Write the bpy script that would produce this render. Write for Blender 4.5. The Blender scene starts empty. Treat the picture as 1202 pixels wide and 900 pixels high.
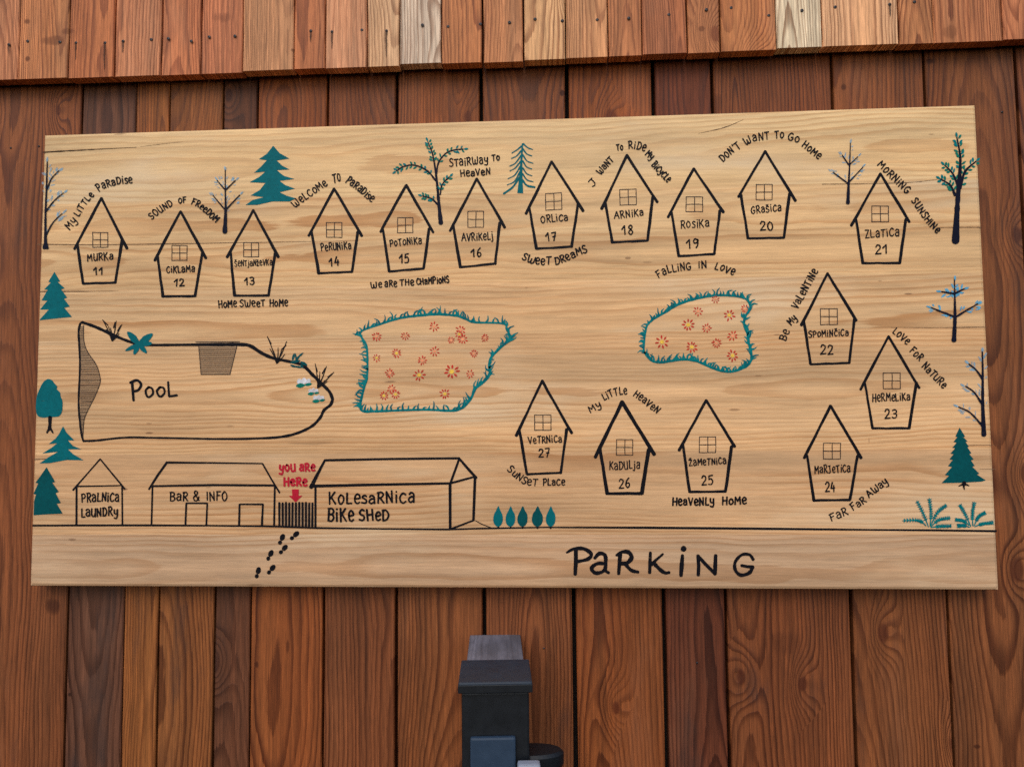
import bpy, bmesh, math, random
from mathutils import Vector, Matrix

C = bpy.context.scene
COL = C.collection
R = math.radians

# ---------------------------------------------------------------- camera, sky, sun, exposure
cam_d = bpy.data.cameras.new("camera")
cam_d.sensor_width = 36.0
cam_d.lens = 26.0
cam_d.clip_start = 0.02
cam_d.clip_end = 200.0
cam = bpy.data.objects.new("camera", cam_d)
COL.objects.link(cam)
cam.location = (0.09427, -1.155455, -0.12649)
cam.rotation_euler = (1.6334208, 0.0082584, 0.0584313)
C.camera = cam

SUN_ELEV, SUN_AZ = 42.0, -10.0          # degrees; azimuth measured from straight in front of the wall, + to the right
w = bpy.data.worlds.new("World")
C.world = w
w.use_nodes = True
nt = w.node_tree
sky = nt.nodes.new("ShaderNodeTexSky")
sky.sky_type = 'NISHITA'
sky.sun_disc = False
sky.sun_elevation = R(SUN_ELEV)
sky.sun_rotation = R(180.0 - SUN_AZ)
sky.air_density = 1.0
sky.dust_density = 1.5
sky.ozone_density = 1.0
bg = nt.nodes["Background"]
bg.inputs[1].default_value = 0.13
nt.links.new(sky.outputs[0], bg.inputs[0])

sun_d = bpy.data.lights.new("sun", 'SUN')
sun_d.energy = 1.0
sun_d.angle = R(42.0)
sun_d.color = (1.0, 0.95, 0.88)
sun = bpy.data.objects.new("sun", sun_d)
COL.objects.link(sun)
sv = Vector((math.sin(R(SUN_AZ)) * math.cos(R(SUN_ELEV)), -math.cos(R(SUN_AZ)) * math.cos(R(SUN_ELEV)), math.sin(R(SUN_ELEV))))
sun.rotation_euler = sv.to_track_quat('Z', 'Y').to_euler()

C.view_settings.view_transform = 'Standard'
C.view_settings.look = 'None'
C.view_settings.gamma = 1.0
C.view_settings.use_curve_mapping = False
C.view_settings.exposure = 0.30
C.cycles.use_denoising = False


# ---------------------------------------------------------------- colours and materials
def lin(v):
    v /= 255.0
    return v / 12.92 if v <= 0.04045 else ((v + 0.055) / 1.055) ** 2.4


def rgb(r, g, b):
    return (lin(r), lin(g), lin(b), 1.0)


class NT:
    """small helper to write node trees"""
    def __init__(s, name):
        s.m = bpy.data.materials.new(name)
        s.m.use_nodes = True
        s.t = s.m.node_tree
        s.p = s.t.nodes["Principled BSDF"]
        s.o = s.t.nodes["Material Output"]

    def n(s, typ, **kw):
        nd = s.t.nodes.new("ShaderNode" + typ)
        for k, v in kw.items():
            setattr(nd, k, v)
        return nd

    def put(s, sock, v):
        if v is None:
            return
        if isinstance(v, bpy.types.NodeSocket):
            s.t.links.new(v, sock)
        else:
            sock.default_value = v

    def math(s, op, a, b=None, c=None, clamp=False):
        nd = s.n("Math", operation=op)
        nd.use_clamp = clamp
        s.put(nd.inputs[0], a)
        s.put(nd.inputs[1], b)
        s.put(nd.inputs[2], c)
        return nd.outputs[0]

    def vec(s, x, y, z=0.0):
        nd = s.n("CombineXYZ")
        s.put(nd.inputs[0], x); s.put(nd.inputs[1], y); s.put(nd.inputs[2], z)
        return nd.outputs[0]

    def noise(s, v, scale=1.0, detail=2.0, rough=0.5):
        nd = s.n("TexNoise")
        s.put(nd.inputs["Vector"], v)
        nd.inputs["Scale"].default_value = scale
        nd.inputs["Detail"].default_value = detail
        nd.inputs["Roughness"].default_value = rough
        return nd.outputs[0]

    def rng(s, v, a, b, c=0.0, d=1.0, smooth=False):
        nd = s.n("MapRange")
        if smooth:
            nd.interpolation_type = 'SMOOTHSTEP'
        s.put(nd.inputs[0], v)
        for i, q in enumerate((a, b, c, d)):
            s.put(nd.inputs[i + 1], q)
        return nd.outputs[0]

    def mix(s, f, a, b, mode='MIX'):
        nd = s.n("Mix", data_type='RGBA', blend_type=mode)
        s.put(nd.inputs[0], f); s.put(nd.inputs[6], a); s.put(nd.inputs[7], b)
        return nd.outputs[2]

    def bump(s, h, strength, dist):
        nd = s.n("Bump")
        nd.inputs["Strength"].default_value = strength
        nd.inputs["Distance"].default_value = dist
        s.put(nd.inputs["Height"], h)
        s.t.links.new(nd.outputs[0], s.p.inputs["Normal"])


def wood(name, spacing=0.0045, late_col=(0.45, 0.36, 0.30), late_amt=0.75, knots=0.35, stain=0.5, stain_col=(0.10, 0.09, 0.09, 1),
         depth_swing=0.06, amt_min=0.45, rough=0.62, bump=0.35, knot_cell=(0.11, 0.20), fibre=0.16, spots=(), tint_var=0.16, hue_col=(1.12, 0.95, 0.80, 1), pale=0.0, pale_col=(0.6, 0.5, 0.42, 1)):
    """sawn softwood: growth rings round a pith that wanders behind the face of the board.
    UV = (metres across the board from its middle, metres along it); 'seed' = (random, pith offset, pith depth)"""
    k = NT(name)
    uv = k.n("UVMap", uv_map="UVMap").outputs[0]
    sp = k.n("SeparateXYZ"); k.t.links.new(uv, sp.inputs[0])
    x, y = sp.outputs[0], sp.outputs[1]
    sd = k.n("Attribute", attribute_name="seed")
    ss = k.n("SeparateXYZ"); k.t.links.new(sd.outputs["Vector"], ss.inputs[0])
    s0, off, dep = ss.outputs
    ta = k.n("Attribute", attribute_name="tone")
    tone, stamt = ta.outputs["Color"], ta.outputs["Alpha"]
    s10 = k.math('MULTIPLY', s0, 37.0)
    # pith wander
    n1 = k.noise(k.vec(k.math('MULTIPLY', x, 7.0), k.math('MULTIPLY', y, 1.6), s10), 1.0, 2.0)
    n2 = k.noise(k.vec(s10, k.math('MULTIPLY', y, 1.3), 3.1), 1.0, 1.5)
    n3 = k.noise(k.vec(k.math('MULTIPLY', x, 55.0), k.math('MULTIPLY', y, 9.0), s10), 1.0, 3.0, 0.6)
    n4 = k.noise(k.vec(k.math('MULTIPLY', x, 14.0), k.math('MULTIPLY', y, 5.0), s10), 1.0, 2.0)
    px = k.math('ADD', k.math('SUBTRACT', x, off), k.math('MULTIPLY', k.math('SUBTRACT', n1, 0.5), 0.035))
    d = k.math('ADD', dep, k.math('MULTIPLY', k.math('SUBTRACT', n2, 0.5), depth_swing))
    r = k.math('SQRT', k.math('ADD', k.math('MULTIPLY', px, px), k.math('MULTIPLY', d, d)))
    r = k.math('ADD', r, k.math('MULTIPLY', k.math('SUBTRACT', n3, 0.5), 0.0022))
    r = k.math('ADD', r, k.math('MULTIPLY', k.math('SUBTRACT', n4, 0.5), 0.010))
    # knots: the rings bulge round them
    kc, kcore = None, None
    if knots > 0:
        vo = k.n("TexVoronoi", voronoi_dimensions='2D', feature='F1')
        vo.inputs["Scale"].default_value = 1.0
        vo.inputs["Randomness"].default_value = 0.9
        wob = k.math('MULTIPLY', k.math('SUBTRACT', n4, 0.5), 0.25)
        k.put(vo.inputs["Vector"], k.vec(k.math('ADD', k.math('DIVIDE', x, knot_cell[0]), k.math('ADD', s10, wob)),
                                         k.math('ADD', k.math('DIVIDE', y, knot_cell[1]), k.math('MULTIPLY', s10, 1.7))))
        dist = vo.outputs["Distance"]
        cs = k.n("SeparateXYZ"); k.t.links.new(vo.outputs["Color"], cs.inputs[0])
        on = k.math('LESS_THAN', cs.outputs[0], knots)
        fall = k.math('POWER', 2.718, k.math('MULTIPLY', k.math('MULTIPLY', dist, dist), -24.0))
        r = k.math('ADD', r, k.math('MULTIPLY', k.math('MULTIPLY', fall, on), 0.024))
        size = k.math('MULTIPLY_ADD', cs.outputs[1], 0.05, 0.045)
        kcore = k.math('MULTIPLY', on, k.rng(dist, k.math('MULTIPLY', size, 1.35), k.math('MULTIPLY', size, 0.75), 0.0, 1.0, True))
    fib = k.noise(k.vec(k.math('MULTIPLY', x, 330.0), k.math('MULTIPLY', y, 9.0), s10), 1.0, 3.0, 0.65)
    fine = k.noise(k.vec(k.math('MULTIPLY', x, 800.0), k.math('MULTIPLY', y, 40.0), s10), 1.0, 2.0, 0.7)
    r = k.math('ADD', r, k.math('MULTIPLY', k.math('SUBTRACT', fib, 0.5), spacing * 0.30))
    rn = k.noise(k.vec(k.math('MULTIPLY', r, 0.16 / spacing), s10, 0.0), 1.0, 2.0)
    ring = k.math('ADD', k.math('DIVIDE', r, spacing), k.math('MULTIPLY', rn, 3.4))
    f = k.math('FRACT', ring)
    each = k.noise(k.vec(k.math('MULTIPLY', k.math('FLOOR', ring), 3.7), s10, 5.0), 1.0, 0.0)
    late = k.math('MULTIPLY', k.rng(f, 0.35, 0.86, 0.0, 1.0, True), k.rng(f, 0.99, 0.91, 0.0, 1.0, True))
    # ring strength varies over the board
    amt = k.math('MULTIPLY', k.rng(k.noise(k.vec(k.math('MULTIPLY', x, 12.0), k.math('MULTIPLY', y, 2.0), k.math('ADD', s10, 9.0)), 1.0, 2.0), 0.3, 0.7, amt_min, 1.0), late_amt)
    lf = k.math('MULTIPLY', k.math('MULTIPLY', late, amt), k.rng(each, 0.25, 0.65, 0.55, 1.0))
    # fibres, blotches
    blo = k.noise(k.vec(k.math('MULTIPLY', x, 11.0), k.math('MULTIPLY', y, 2.6), k.math('ADD', s10, 4.0)), 1.0, 4.0, 0.55)
    streak = k.noise(k.vec(k.math('MULTIPLY', x, 60.0), k.math('MULTIPLY', y, 1.0), k.math('ADD', s10, 6.0)), 1.0, 3.0, 0.5)
    fv = k.rng(fib, 0.25, 0.75, 1.0 - fibre, 1.0 + fibre)
    bv = k.rng(blo, 0.25, 0.75, 1.0 - tint_var, 1.0 + tint_var)
    sv_ = k.rng(streak, 0.25, 0.75, 1.0 - tint_var * 0.9, 1.0 + tint_var * 0.9)
    val = k.math('MULTIPLY', k.math('MULTIPLY', k.math('MULTIPLY', fv, bv), sv_), k.rng(fine, 0.25, 0.75, 1.0 - fibre * 0.6, 1.0 + fibre * 0.6))
    g = k.n("CombineColor")
    for i in range(3):
        k.put(g.inputs[i], val)
    base = k.mix(1.0, tone, g.outputs[0], 'MULTIPLY')
    # hue drift: parts of the board redder or yellower
    hue = k.noise(k.vec(k.math('MULTIPLY', x, 16.0), k.math('MULTIPLY', y, 1.4), k.math('ADD', s10, 21.0)), 1.0, 3.0)
    base = k.mix(k.rng(hue, 0.35, 0.70, 0.0, 0.55), base, k.mix(1.0, base, hue_col, 'MULTIPLY'))
    if pale > 0:
        pn = k.noise(k.vec(k.math('MULTIPLY', x, 10.0), k.math('MULTIPLY', y, 2.4), k.math('ADD', s10, 31.0)), 1.0, 4.0, 0.6)
        base = k.mix(k.rng(pn, 0.52, 0.76, 0.0, pale, True), base, pale_col)
    latec = k.mix(1.0, base, tuple(late_col) + (1,), 'MULTIPLY')
    col = k.mix(lf, base, latec)
    if kcore is not None:
        col = k.mix(k.math('MULTIPLY', kcore, 0.72), col, k.mix(1.0, tone, (0.34, 0.20, 0.16, 1), 'MULTIPLY'))
    if stain > 0:
        st = k.noise(k.vec(k.math('MULTIPLY', x, 13.0), k.math('MULTIPLY', y, 3.2), k.math('ADD', s10, 15.0)), 1.0, 5.0, 0.6)
        lo = k.math('SUBTRACT', 0.66, k.math('MULTIPLY', stamt, 0.24))
        col = k.mix(k.rng(st, lo, k.math('ADD', lo, 0.20), 0.0, k.math('MULTIPLY', k.math('ADD', stamt, 0.45), stain, clamp=True), True), col, stain_col)
    if spots:
        ob = k.n("SeparateXYZ"); k.t.links.new(k.n("TexCoord").outputs["Object"], ob.inputs[0])
    for (cx, cy, rx, ry, a) in spots:           # small dark knots and resin flecks at known places
        dx = k.math('DIVIDE', k.math('SUBTRACT', ob.outputs[0], cx), rx)
        dy = k.math('DIVIDE', k.math('SUBTRACT', ob.outputs[2], cy), ry)
        dd = k.math('ADD', k.math('ADD', k.math('MULTIPLY', dx, dx), k.math('MULTIPLY', dy, dy)), k.math('MULTIPLY', k.math('SUBTRACT', n3, 0.5), 3.0))
        col = k.mix(k.rng(dd, 1.1, 0.1, 0.0, a, True), col, k.mix(1.0, tone, (0.22, 0.14, 0.10, 1), 'MULTIPLY'))
    k.put(k.p.inputs["Base Color"], col)
    k.put(k.p.inputs["Roughness"], k.rng(lf, 0.0, 1.0, rough, rough - 0.12))
    k.p.inputs["Specular IOR Level"].default_value = 0.25
    k.bump(k.math('ADD', k.math('MULTIPLY', late, 0.6), k.math('MULTIPLY', fib, 0.5)), bump, 0.0012)
    return k.m


def paint(name, col, rough=0.5, alpha=1.0, var=0.2, spec=0.2, avar=0.22, dry=0.0):
    """brushed paint: small changes of density along the stroke, a few dry-brush gaps"""
    k = NT(name)
    co = k.n("TexCoord").outputs["Object"]
    n = k.noise(co, 160.0, 4.0, 0.6)
    n2 = k.noise(co, 30.0, 2.0)
    v = k.math('ADD', k.rng(n, 0.3, 0.7, 1.0 - var, 1.0 + var), k.rng(n2, 0.3, 0.7, -var * 0.6, var * 0.6))
    g = k.n("CombineColor")
    for i in range(3):
        k.put(g.inputs[i], v)
    k.put(k.p.inputs["Base Color"], k.mix(1.0, col, g.outputs[0], 'MULTIPLY'))
    k.p.inputs["Roughness"].default_value = rough
    k.p.inputs["Specular IOR Level"].default_value = spec
    if alpha < 1.0:
        k.put(k.p.inputs["Alpha"], k.rng(n, 0.3, 0.7, max(0.0, alpha - avar), min(1.0, alpha + avar)))
    if dry > 0:                        # bristles skip over the raised grain
        mp = k.n("Mapping"); mp.inputs["Scale"].default_value = (70.0, 1.0, 520.0)
        k.put(mp.inputs[0], co)
        g2 = k.noise(mp.outputs[0], 1.0, 3.0, 0.6)
        k.put(k.p.inputs["Alpha"], k.rng(g2, 0.60, 0.74, 1.0, 1.0 - dry))
    return k.m


def metal(name, col, rough, met=0.0, var=0.12, scale=40.0, spec=0.5):
    k = NT(name)
    co = k.n("TexCoord").outputs["Object"]
    n = k.noise(co, scale, 5.0, 0.6)
    v = k.rng(n, 0.3, 0.7, 1.0 - var, 1.0 + var)
    g = k.n("CombineColor")
    for i in range(3):
        k.put(g.inputs[i], v)
    k.put(k.p.inputs["Base Color"], k.mix(1.0, col, g.outputs[0], 'MULTIPLY'))
    k.put(k.p.inputs["Roughness"], k.rng(n, 0.2, 0.8, rough - 0.1, rough + 0.12))
    k.p.inputs["Metallic"].default_value = met
    k.p.inputs["Specular IOR Level"].default_value = spec
    k.bump(n, 0.15, 0.0006)
    return k.m


M_WALL = wood("stained_larch", spacing=0.0056, late_amt=1.0, late_col=(0.27, 0.18, 0.13), knots=0.32, stain=0.85,
              stain_col=rgb(58, 44, 40), depth_swing=0.15, rough=0.66, fibre=0.40, tint_var=0.26, pale=0.28, pale_col=rgb(156, 106, 78),
              spots=[(-0.735, -0.41, 0.014, 0.016, .75), (-0.7015, -0.551, 0.004, 0.004, .9), (0.7024, 0.4584, 0.010, 0.006, .9), (0.1122, 0.426, 0.005, 0.006, .95), (0.725, -0.61, 0.006, 0.004, .8),
                     (0.36, 0.40, 0.012, 0.02, .4), (0.565, 0.42, 0.006, 0.006, .7), (-0.39, -0.50, 0.004, 0.006, .8), (0.44, -0.46, 0.03, 0.02, .3), (-0.34, -0.47, 0.003, 0.012, .6)])
M_UPPER = wood("pale_larch", spacing=0.0034, late_amt=1.0, late_col=(0.36, 0.23, 0.16), knots=0.22, stain=0.35,
               stain_col=rgb(112, 62, 42), depth_swing=0.07, rough=0.68, fibre=0.42, tint_var=0.22, pale=0.16, pale_col=rgb(214, 172, 138),
               spots=[(-0.745, 0.533, 0.022, 0.009, .55), (-0.785, 0.503, 0.005, 0.005, .8), (-0.715, 0.548, 0.012, 0.006, .5), (-0.452, 0.562, 0.018, 0.010, .4), (-0.788, 0.568, 0.006, 0.005, .7),
                      (-0.330, 0.500, 0.004, 0.003, .6), (0.335, 0.51, 0.006, 0.005, .6), (0.72, 0.49, 0.012, 0.012, .4), (-0.55, 0.52, 0.008, 0.02, .35)])
M_BLACK = paint("black_paint", (0.0055, 0.005, 0.008, 1), 0.5, spec=0.08, dry=0.55)
M_THIN = paint("thin_brown_line_paint", (0.040, 0.024, 0.018, 1), 0.5, 0.84, avar=0.08)
M_WASH = paint("thin_grey_wash", (0.16, 0.13, 0.105, 1), 0.6, 0.28, avar=0.04)
M_TEAL = paint("teal_paint", rgb(0, 99, 106), 0.5, var=0.14, spec=0.08, dry=0.35)
M_GRASS = paint("bright_teal_paint", rgb(0, 116, 118), 0.5, var=0.14, spec=0.08)
M_DTEAL = paint("dark_teal_paint", rgb(0, 76, 80), 0.5, var=0.14, spec=0.08)
M_GREEN = paint("sea_green_paint", rgb(6, 112, 96), 0.5, var=0.16, spec=0.08)
M_NAVY = paint("blue_black_paint", rgb(16, 18, 36), 0.5, spec=0.08, dry=0.5)
M_BLUE = paint("pale_blue_paint", rgb(138, 178, 200), 0.5, 0.52)
M_BRIGHT = paint("bright_blue_paint", rgb(92, 172, 208), 0.5, 0.8)
M_RED = paint("red_paint", rgb(182, 16, 44), 0.45, var=0.12)
M_PETAL = paint("coral_red_paint", rgb(196, 44, 26), 0.5, 0.97)
M_PINK = paint("pale_pink_paint", rgb(240, 150, 106), 0.5)
M_YELLOW = paint("yellow_paint", rgb(236, 190, 70), 0.5)
M_WHITE = paint("white_paint", rgb(222, 222, 226), 0.5, 0.85)
M_CRACK = paint("dark_crack", (0.035, 0.018, 0.010, 1), 0.9, 0.85)
M_SEAM = paint("glue_seam", (0.15, 0.085, 0.045, 1), 0.8, 0.62)


# ---------------------------------------------------------------- helpers for objects
def tag(o, label=None, cat=None, group=None, kind=None):
    if label: o['label'] = label
    if cat: o['category'] = cat
    if group: o['group'] = group
    if kind: o['kind'] = kind
    return o


def empty(name, loc, rz=0.0):
    o = bpy.data.objects.new(name, None)
    o.location = loc
    o.rotation_euler = (0, 0, rz)
    o.empty_display_size = 0.05
    COL.objects.link(o)
    return o


def link(name, me, mats, parent=None):
    o = bpy.data.objects.new(name, me)
    for m in (mats if isinstance(mats, (list, tuple)) else [mats]):
        me.materials.append(m)
    COL.objects.link(o)
    if parent:
        o.parent = parent
    return o


def bm_obj(name, bm, mats, parent=None, smooth=False):
    me = bpy.data.meshes.new(name)
    bm.to_mesh(me); bm.free()
    if smooth:
        for p in me.polygons:
            p.use_smooth = True
    return link(name, me, mats, parent)


def add_box(bm, lo, hi, bevel=0.0, seg=2):
    vs = [bm.verts.new((x, y, z)) for x in (lo[0], hi[0]) for y in (lo[1], hi[1]) for z in (lo[2], hi[2])]
    idx = [(0, 1, 3, 2), (4, 6, 7, 5), (0, 4, 5, 1), (2, 3, 7, 6), (0, 2, 6, 4), (1, 5, 7, 3)]
    fs = [bm.faces.new([vs[i] for i in f]) for f in idx]
    if bevel > 0:
        es = list({e for f in fs for e in f.edges})
        bmesh.ops.bevel(bm, geom=es, offset=bevel, segments=seg, affect='EDGES', profile=0.6)
    return fs


# ---------------------------------------------------------------- walls of upright boards
def board_wall(name, boards, y_front, thick, z0, z1, mat, rnd, edge_wobble=0.0006):
    """boards = [(x0, x1, tone, gap, dy, dz0)] ; one mesh, every board a bevelled plank with its own grain"""
    bm = bmesh.new()
    uvl = bm.loops.layers.uv.new("UVMap")
    tl = bm.verts.layers.float_color.new("tone")
    sl = bm.verts.layers.float_vector.new("seed")
    for (x0, x1, tone, gap, dy, dz) in boards:
        sa = tone[3]
        xa, xb = x0 + gap / 2, x1 - gap / 2
        mid = (xa + xb) / 2
        seed = rnd.random()
        yo = rnd.uniform(-9, 9)
        off = rnd.uniform(-0.55, 0.55) * (xb - xa)
        dep = rnd.uniform(0.012, 0.075)
        b = 0.0016
        prof = [(xa, y_front + dy + thick), (xa, y_front + dy + b), (xa + b, y_front + dy), (xb - b, y_front + dy), (xb, y_front + dy + b), (xb, y_front + dy + thick)]
        zb = z0 + dz
        n = 16
        rows = []
        wl = [rnd.uniform(-1, 1) * edge_wobble for _ in range(n + 1)]
        wr = [rnd.uniform(-1, 1) * edge_wobble for _ in range(n + 1)]
        for i in range(n + 1):
            z = zb + (z1 - zb) * i / n
            row = []
            for j, (px, py) in enumerate(prof):
                v = bm.verts.new((px + (wl[i] if j < 3 else wr[i]), py, z))
                v[tl] = (*tone[:3], sa)
                v[sl] = (seed, off, dep)
                row.append(v)
            rows.append(row)
        faces = []
        for i in range(n):
            for j in range(len(prof) - 1):
                faces.append(bm.faces.new((rows[i][j], rows[i][j + 1], rows[i + 1][j + 1], rows[i + 1][j])))
        faces.append(bm.faces.new(list(reversed(rows[0]))))
        faces.append(bm.faces.new(rows[-1]))
        for f in faces:
            for l in f.loops:
                co = l.vert.co
                l[uvl].uv = (co.x - mid, co.z + yo)
    bmesh.ops.recalc_face_normals(bm, faces=bm.faces)
    return bm_obj(name, bm, mat)


rw = random.Random(5)
lx = [-0.862, -0.709, -0.613, -0.554, -0.461, -0.4015, -0.2815, -0.164, -0.0225, 0.12, 0.2615, 0.3565, 0.5475, 0.692, 0.8335]
lt = [(127, 73, 40), (98, 62, 44), (143, 86, 42), (137, 82, 42), (98, 59, 38), (133, 73, 35), (126, 72, 40), (127, 73, 38),
      (125, 71, 38), (137, 75, 36), (103, 53, 31), (122, 68, 36), (129, 75, 40), (127, 75, 41)]
lgap = [0.003, 0.003, 0.003, 0.003, 0.003, 0.0035, 0.004, 0.0055, 0.007, 0.007, 0.005, 0.005, 0.0045, 0.004]
xs = lx[:]
tones = lt[:]
while xs[0] > -1.9:
    wd = rw.uniform(0.07, 0.15); xs.insert(0, xs[0] - wd); q = rw.choice(lt); tones.insert(0, q); lgap.insert(0, 0.004)
while xs[-1] < 1.9:
    wd = rw.uniform(0.07, 0.15); xs.append(xs[-1] + wd); tones.append(rw.choice(lt)); lgap.append(0.004)
WALL_Y = 0.035
STAIN = {(98, 62, 44): 0.46, (126, 72, 40): 0.02, (98, 59, 38): 0.38, (103, 53, 31): 0.36}
boards = [(xs[i], xs[i + 1], (*rgb(*tones[i])[:3], STAIN.get(tones[i], 0.35)), lgap[i], rw.uniform(-0.0012, 0.0012), 0.0) for i in range(len(xs) - 1)]
wall = board_wall("plank_wall", boards, WALL_Y, 0.022, -1.35, 1.4, M_WALL, rw)
tag(wall, "red-brown wall of upright wooden boards behind the painted map sign", "wall", kind="thing")
bm = bmesh.new()
add_box(bm, (-1.88, WALL_Y + 0.024, -1.34), (1.88, WALL_Y + 0.06, 1.39))
bm_obj("backing", bm, paint("dark_backing", (0.012, 0.009, 0.008, 1), 0.9), wall)

ux = [-0.8936, -0.8017, -0.7136, -0.6336, -0.5544, -0.4864, -0.4147, -0.3284, -0.2756, -0.2061, -0.1525, -0.0838, -0.0169, 0.0508, 0.1183, 0.1864, 0.2406, 0.312, 0.3642, 0.4519, 0.5231, 0.6406, 0.6938, 0.799, 0.8859]
ut = [(191, 127, 88), (191, 125, 79), (185, 113, 70), (198, 129, 88), (187, 115, 75), (181, 111, 74), (204, 145, 101), (185, 115, 74), (208, 147, 107), (225, 178, 134), (225, 202, 177),
      (191, 123, 77), (198, 133, 88), (212, 162, 114), (206, 147, 101), (193, 125, 81), (181, 111, 72), (191, 125, 81), (193, 125, 77), (229, 206, 171),
      (214, 164, 121), (191, 125, 79), (185, 119, 77), (187, 117, 77)]
udz = [0.4692, 0.4681, 0.4664, 0.4666, 0.4667, 0.4663, 0.4676, 0.468, 0.4671, 0.4669, 0.4707, 0.4679, 0.4674, 0.4688, 0.4693, 0.4704, 0.4708, 0.4705, 0.4705, 0.473, 0.4728, 0.4718, 0.4728, 0.4739]
ugap = [0.002] * 24
ugap[12] = 0.005
ru = random.Random(11)
while ux[0] > -1.9:
    ux.insert(0, ux[0] - ru.uniform(0.06, 0.1)); ut.insert(0, ru.choice(ut)); udz.insert(0, 0.468); ugap.insert(0, 0.002)
while ux[-1] < 1.9:
    ux.append(ux[-1] + ru.uniform(0.06, 0.1)); ut.append(ru.choice(ut)); udz.append(0.473); ugap.append(0.002)
UP_Y = 0.004
boards = [(ux[i], ux[i + 1], (*rgb(*ut[i])[:3], 0.3), ugap[i], ru.uniform(-0.0015, 0.0015), udz[i]) for i in range(len(ux) - 1)]
upper = board_wall("overhanging_cladding", boards, UP_Y, 0.020, 0.0, 1.4, M_UPPER, ru)
tag(upper, "row of paler nailed boards overhanging the wall along the top", "cladding")
bm = bmesh.new()
add_box(bm, (-1.88, UP_Y + 0.0225, 0.492), (1.88, WALL_Y - 0.002, 0.54))
bm_obj("batten", bm, paint("brown_batten_wood", rgb(96, 58, 40), 0.8), upper)  # batten in a plain dark brown

# nails
M_NAIL = metal("dark_steel", (0.05, 0.048, 0.05, 1), 0.45, 0.8)
M_NHOLE = paint("nail_hole", (0.012, 0.009, 0.008, 1), 0.9)
M_DRIP = paint("rust_drip", (0.045, 0.03, 0.026, 1), 0.9, 0.55)


def nail(parent, x, z, y, r=0.0027):
    bm = bmesh.new()
    rings = [(1.0, 0.0003), (0.85, -0.0006), (0.45, -0.0009), (0.3, -0.0004)]
    prev = None
    for (k, dy) in rings:
        cur = [bm.verts.new((x + r * k * math.cos(a * math.pi / 6), y + dy, z + r * k * 0.95 * math.sin(a * math.pi / 6))) for a in range(12)]
        if prev:
            for i in range(12):
                bm.faces.new((prev[i], prev[(i + 1) % 12], cur[(i + 1) % 12], cur[i]))
        prev = cur
    bm.faces.new(prev)
    bmesh.ops.recalc_face_normals(bm, faces=bm.faces)
    return bm_obj("nail", bm, M_NAIL, parent)


NAILS = [(-0.8186, 0.5288), (-0.7857, 0.5334), (-0.729, 0.5297), (-0.7007, 0.5271), (-0.6503, 0.5251), (-0.6193, 0.5268), (-0.5709, 0.5278), (-0.5416, 0.5281), (-0.502, 0.5222), (-0.4716, 0.5282), (-0.4281, 0.5279), (-0.3001, 0.5315), (-0.2645, 0.5286), (-0.2148, 0.5295), (-0.1737, 0.5263), (-0.1146, 0.534), (-0.0725, 0.5295), (-0.0195, 0.5316), (0.0278, 0.5325), (0.0693, 0.5364), (0.1133, 0.5318), (0.1694, 0.5309), (0.2199, 0.5316), (0.2837, 0.5345), (0.3431, 0.5405), (0.3821, 0.5417), (0.4404, 0.5266), (0.4924, 0.5328), (0.544, 0.5361), (0.628, 0.5368), (0.666, 0.5393)]
for (x, z) in NAILS:
    nail(upper, x, z, UP_Y - 0.0012)
for (x, z) in [(-0.8334, 0.3633), (-0.7832, 0.3647), (0.8091, 0.3706), (0.072, -0.47), (0.31, -0.49)]:
    nail(wall, x, z, WALL_Y - 0.0008, 0.0018)
dr = random.Random(4)
for (x, z, ln) in [(-0.7007, 0.5271, 0.03), (-0.6503, 0.5251, 0.05), (-0.6193, 0.5268, 0.02), (-0.2645, 0.5286, 0.03), (-0.3001, 0.5315, 0.02), (-0.1737, 0.5263, 0.045), (0.628, 0.5368, 0.02), (-0.8186, 0.5288, 0.018)]:
    bm = bmesh.new()
    n = 8
    rows = []
    for i in range(n + 1):
        t = i / n
        wd = 0.0017 * (1 - t) ** 0.6 + 0.0003
        cx = x + dr.uniform(-0.0003, 0.0003)
        rows.append([bm.verts.new((cx - wd, UP_Y - 0.0021, z - ln * t)), bm.verts.new((cx + wd, UP_Y - 0.0021, z - ln * t))])
    for a, b in zip(rows, rows[1:]):
        bm.faces.new((a[0], a[1], b[1], b[0]))
    bm_obj("rust_streak", bm, M_DRIP, upper)

# ---------------------------------------------------------------- the map sign: planks glued side by side
SW, SZ0, SZ1, ST = 0.75, -0.37025, 0.37025, 0.031
sign = empty("map_sign", (0.0, ST, SZ0))
tag(sign, "large pale wooden board painted with a map of numbered cottages, pool and parking", "map sign")
ORG = Vector((0.0, ST, SZ0))
PX = ((0.00144533948, -9.83440803e-06, -0.834802286), (-2.11118779e-05, -0.0014478883, 0.606085776), (7.28264703e-05, 7.73153256e-05, 1.0))


def P(x, y):
    """drawing coordinates (the tracing's own units) to metres on the board face"""
    q = [r[0] * x + r[1] * y + r[2] for r in PX]
    return q[0] / q[2], q[1] / q[2]


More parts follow.
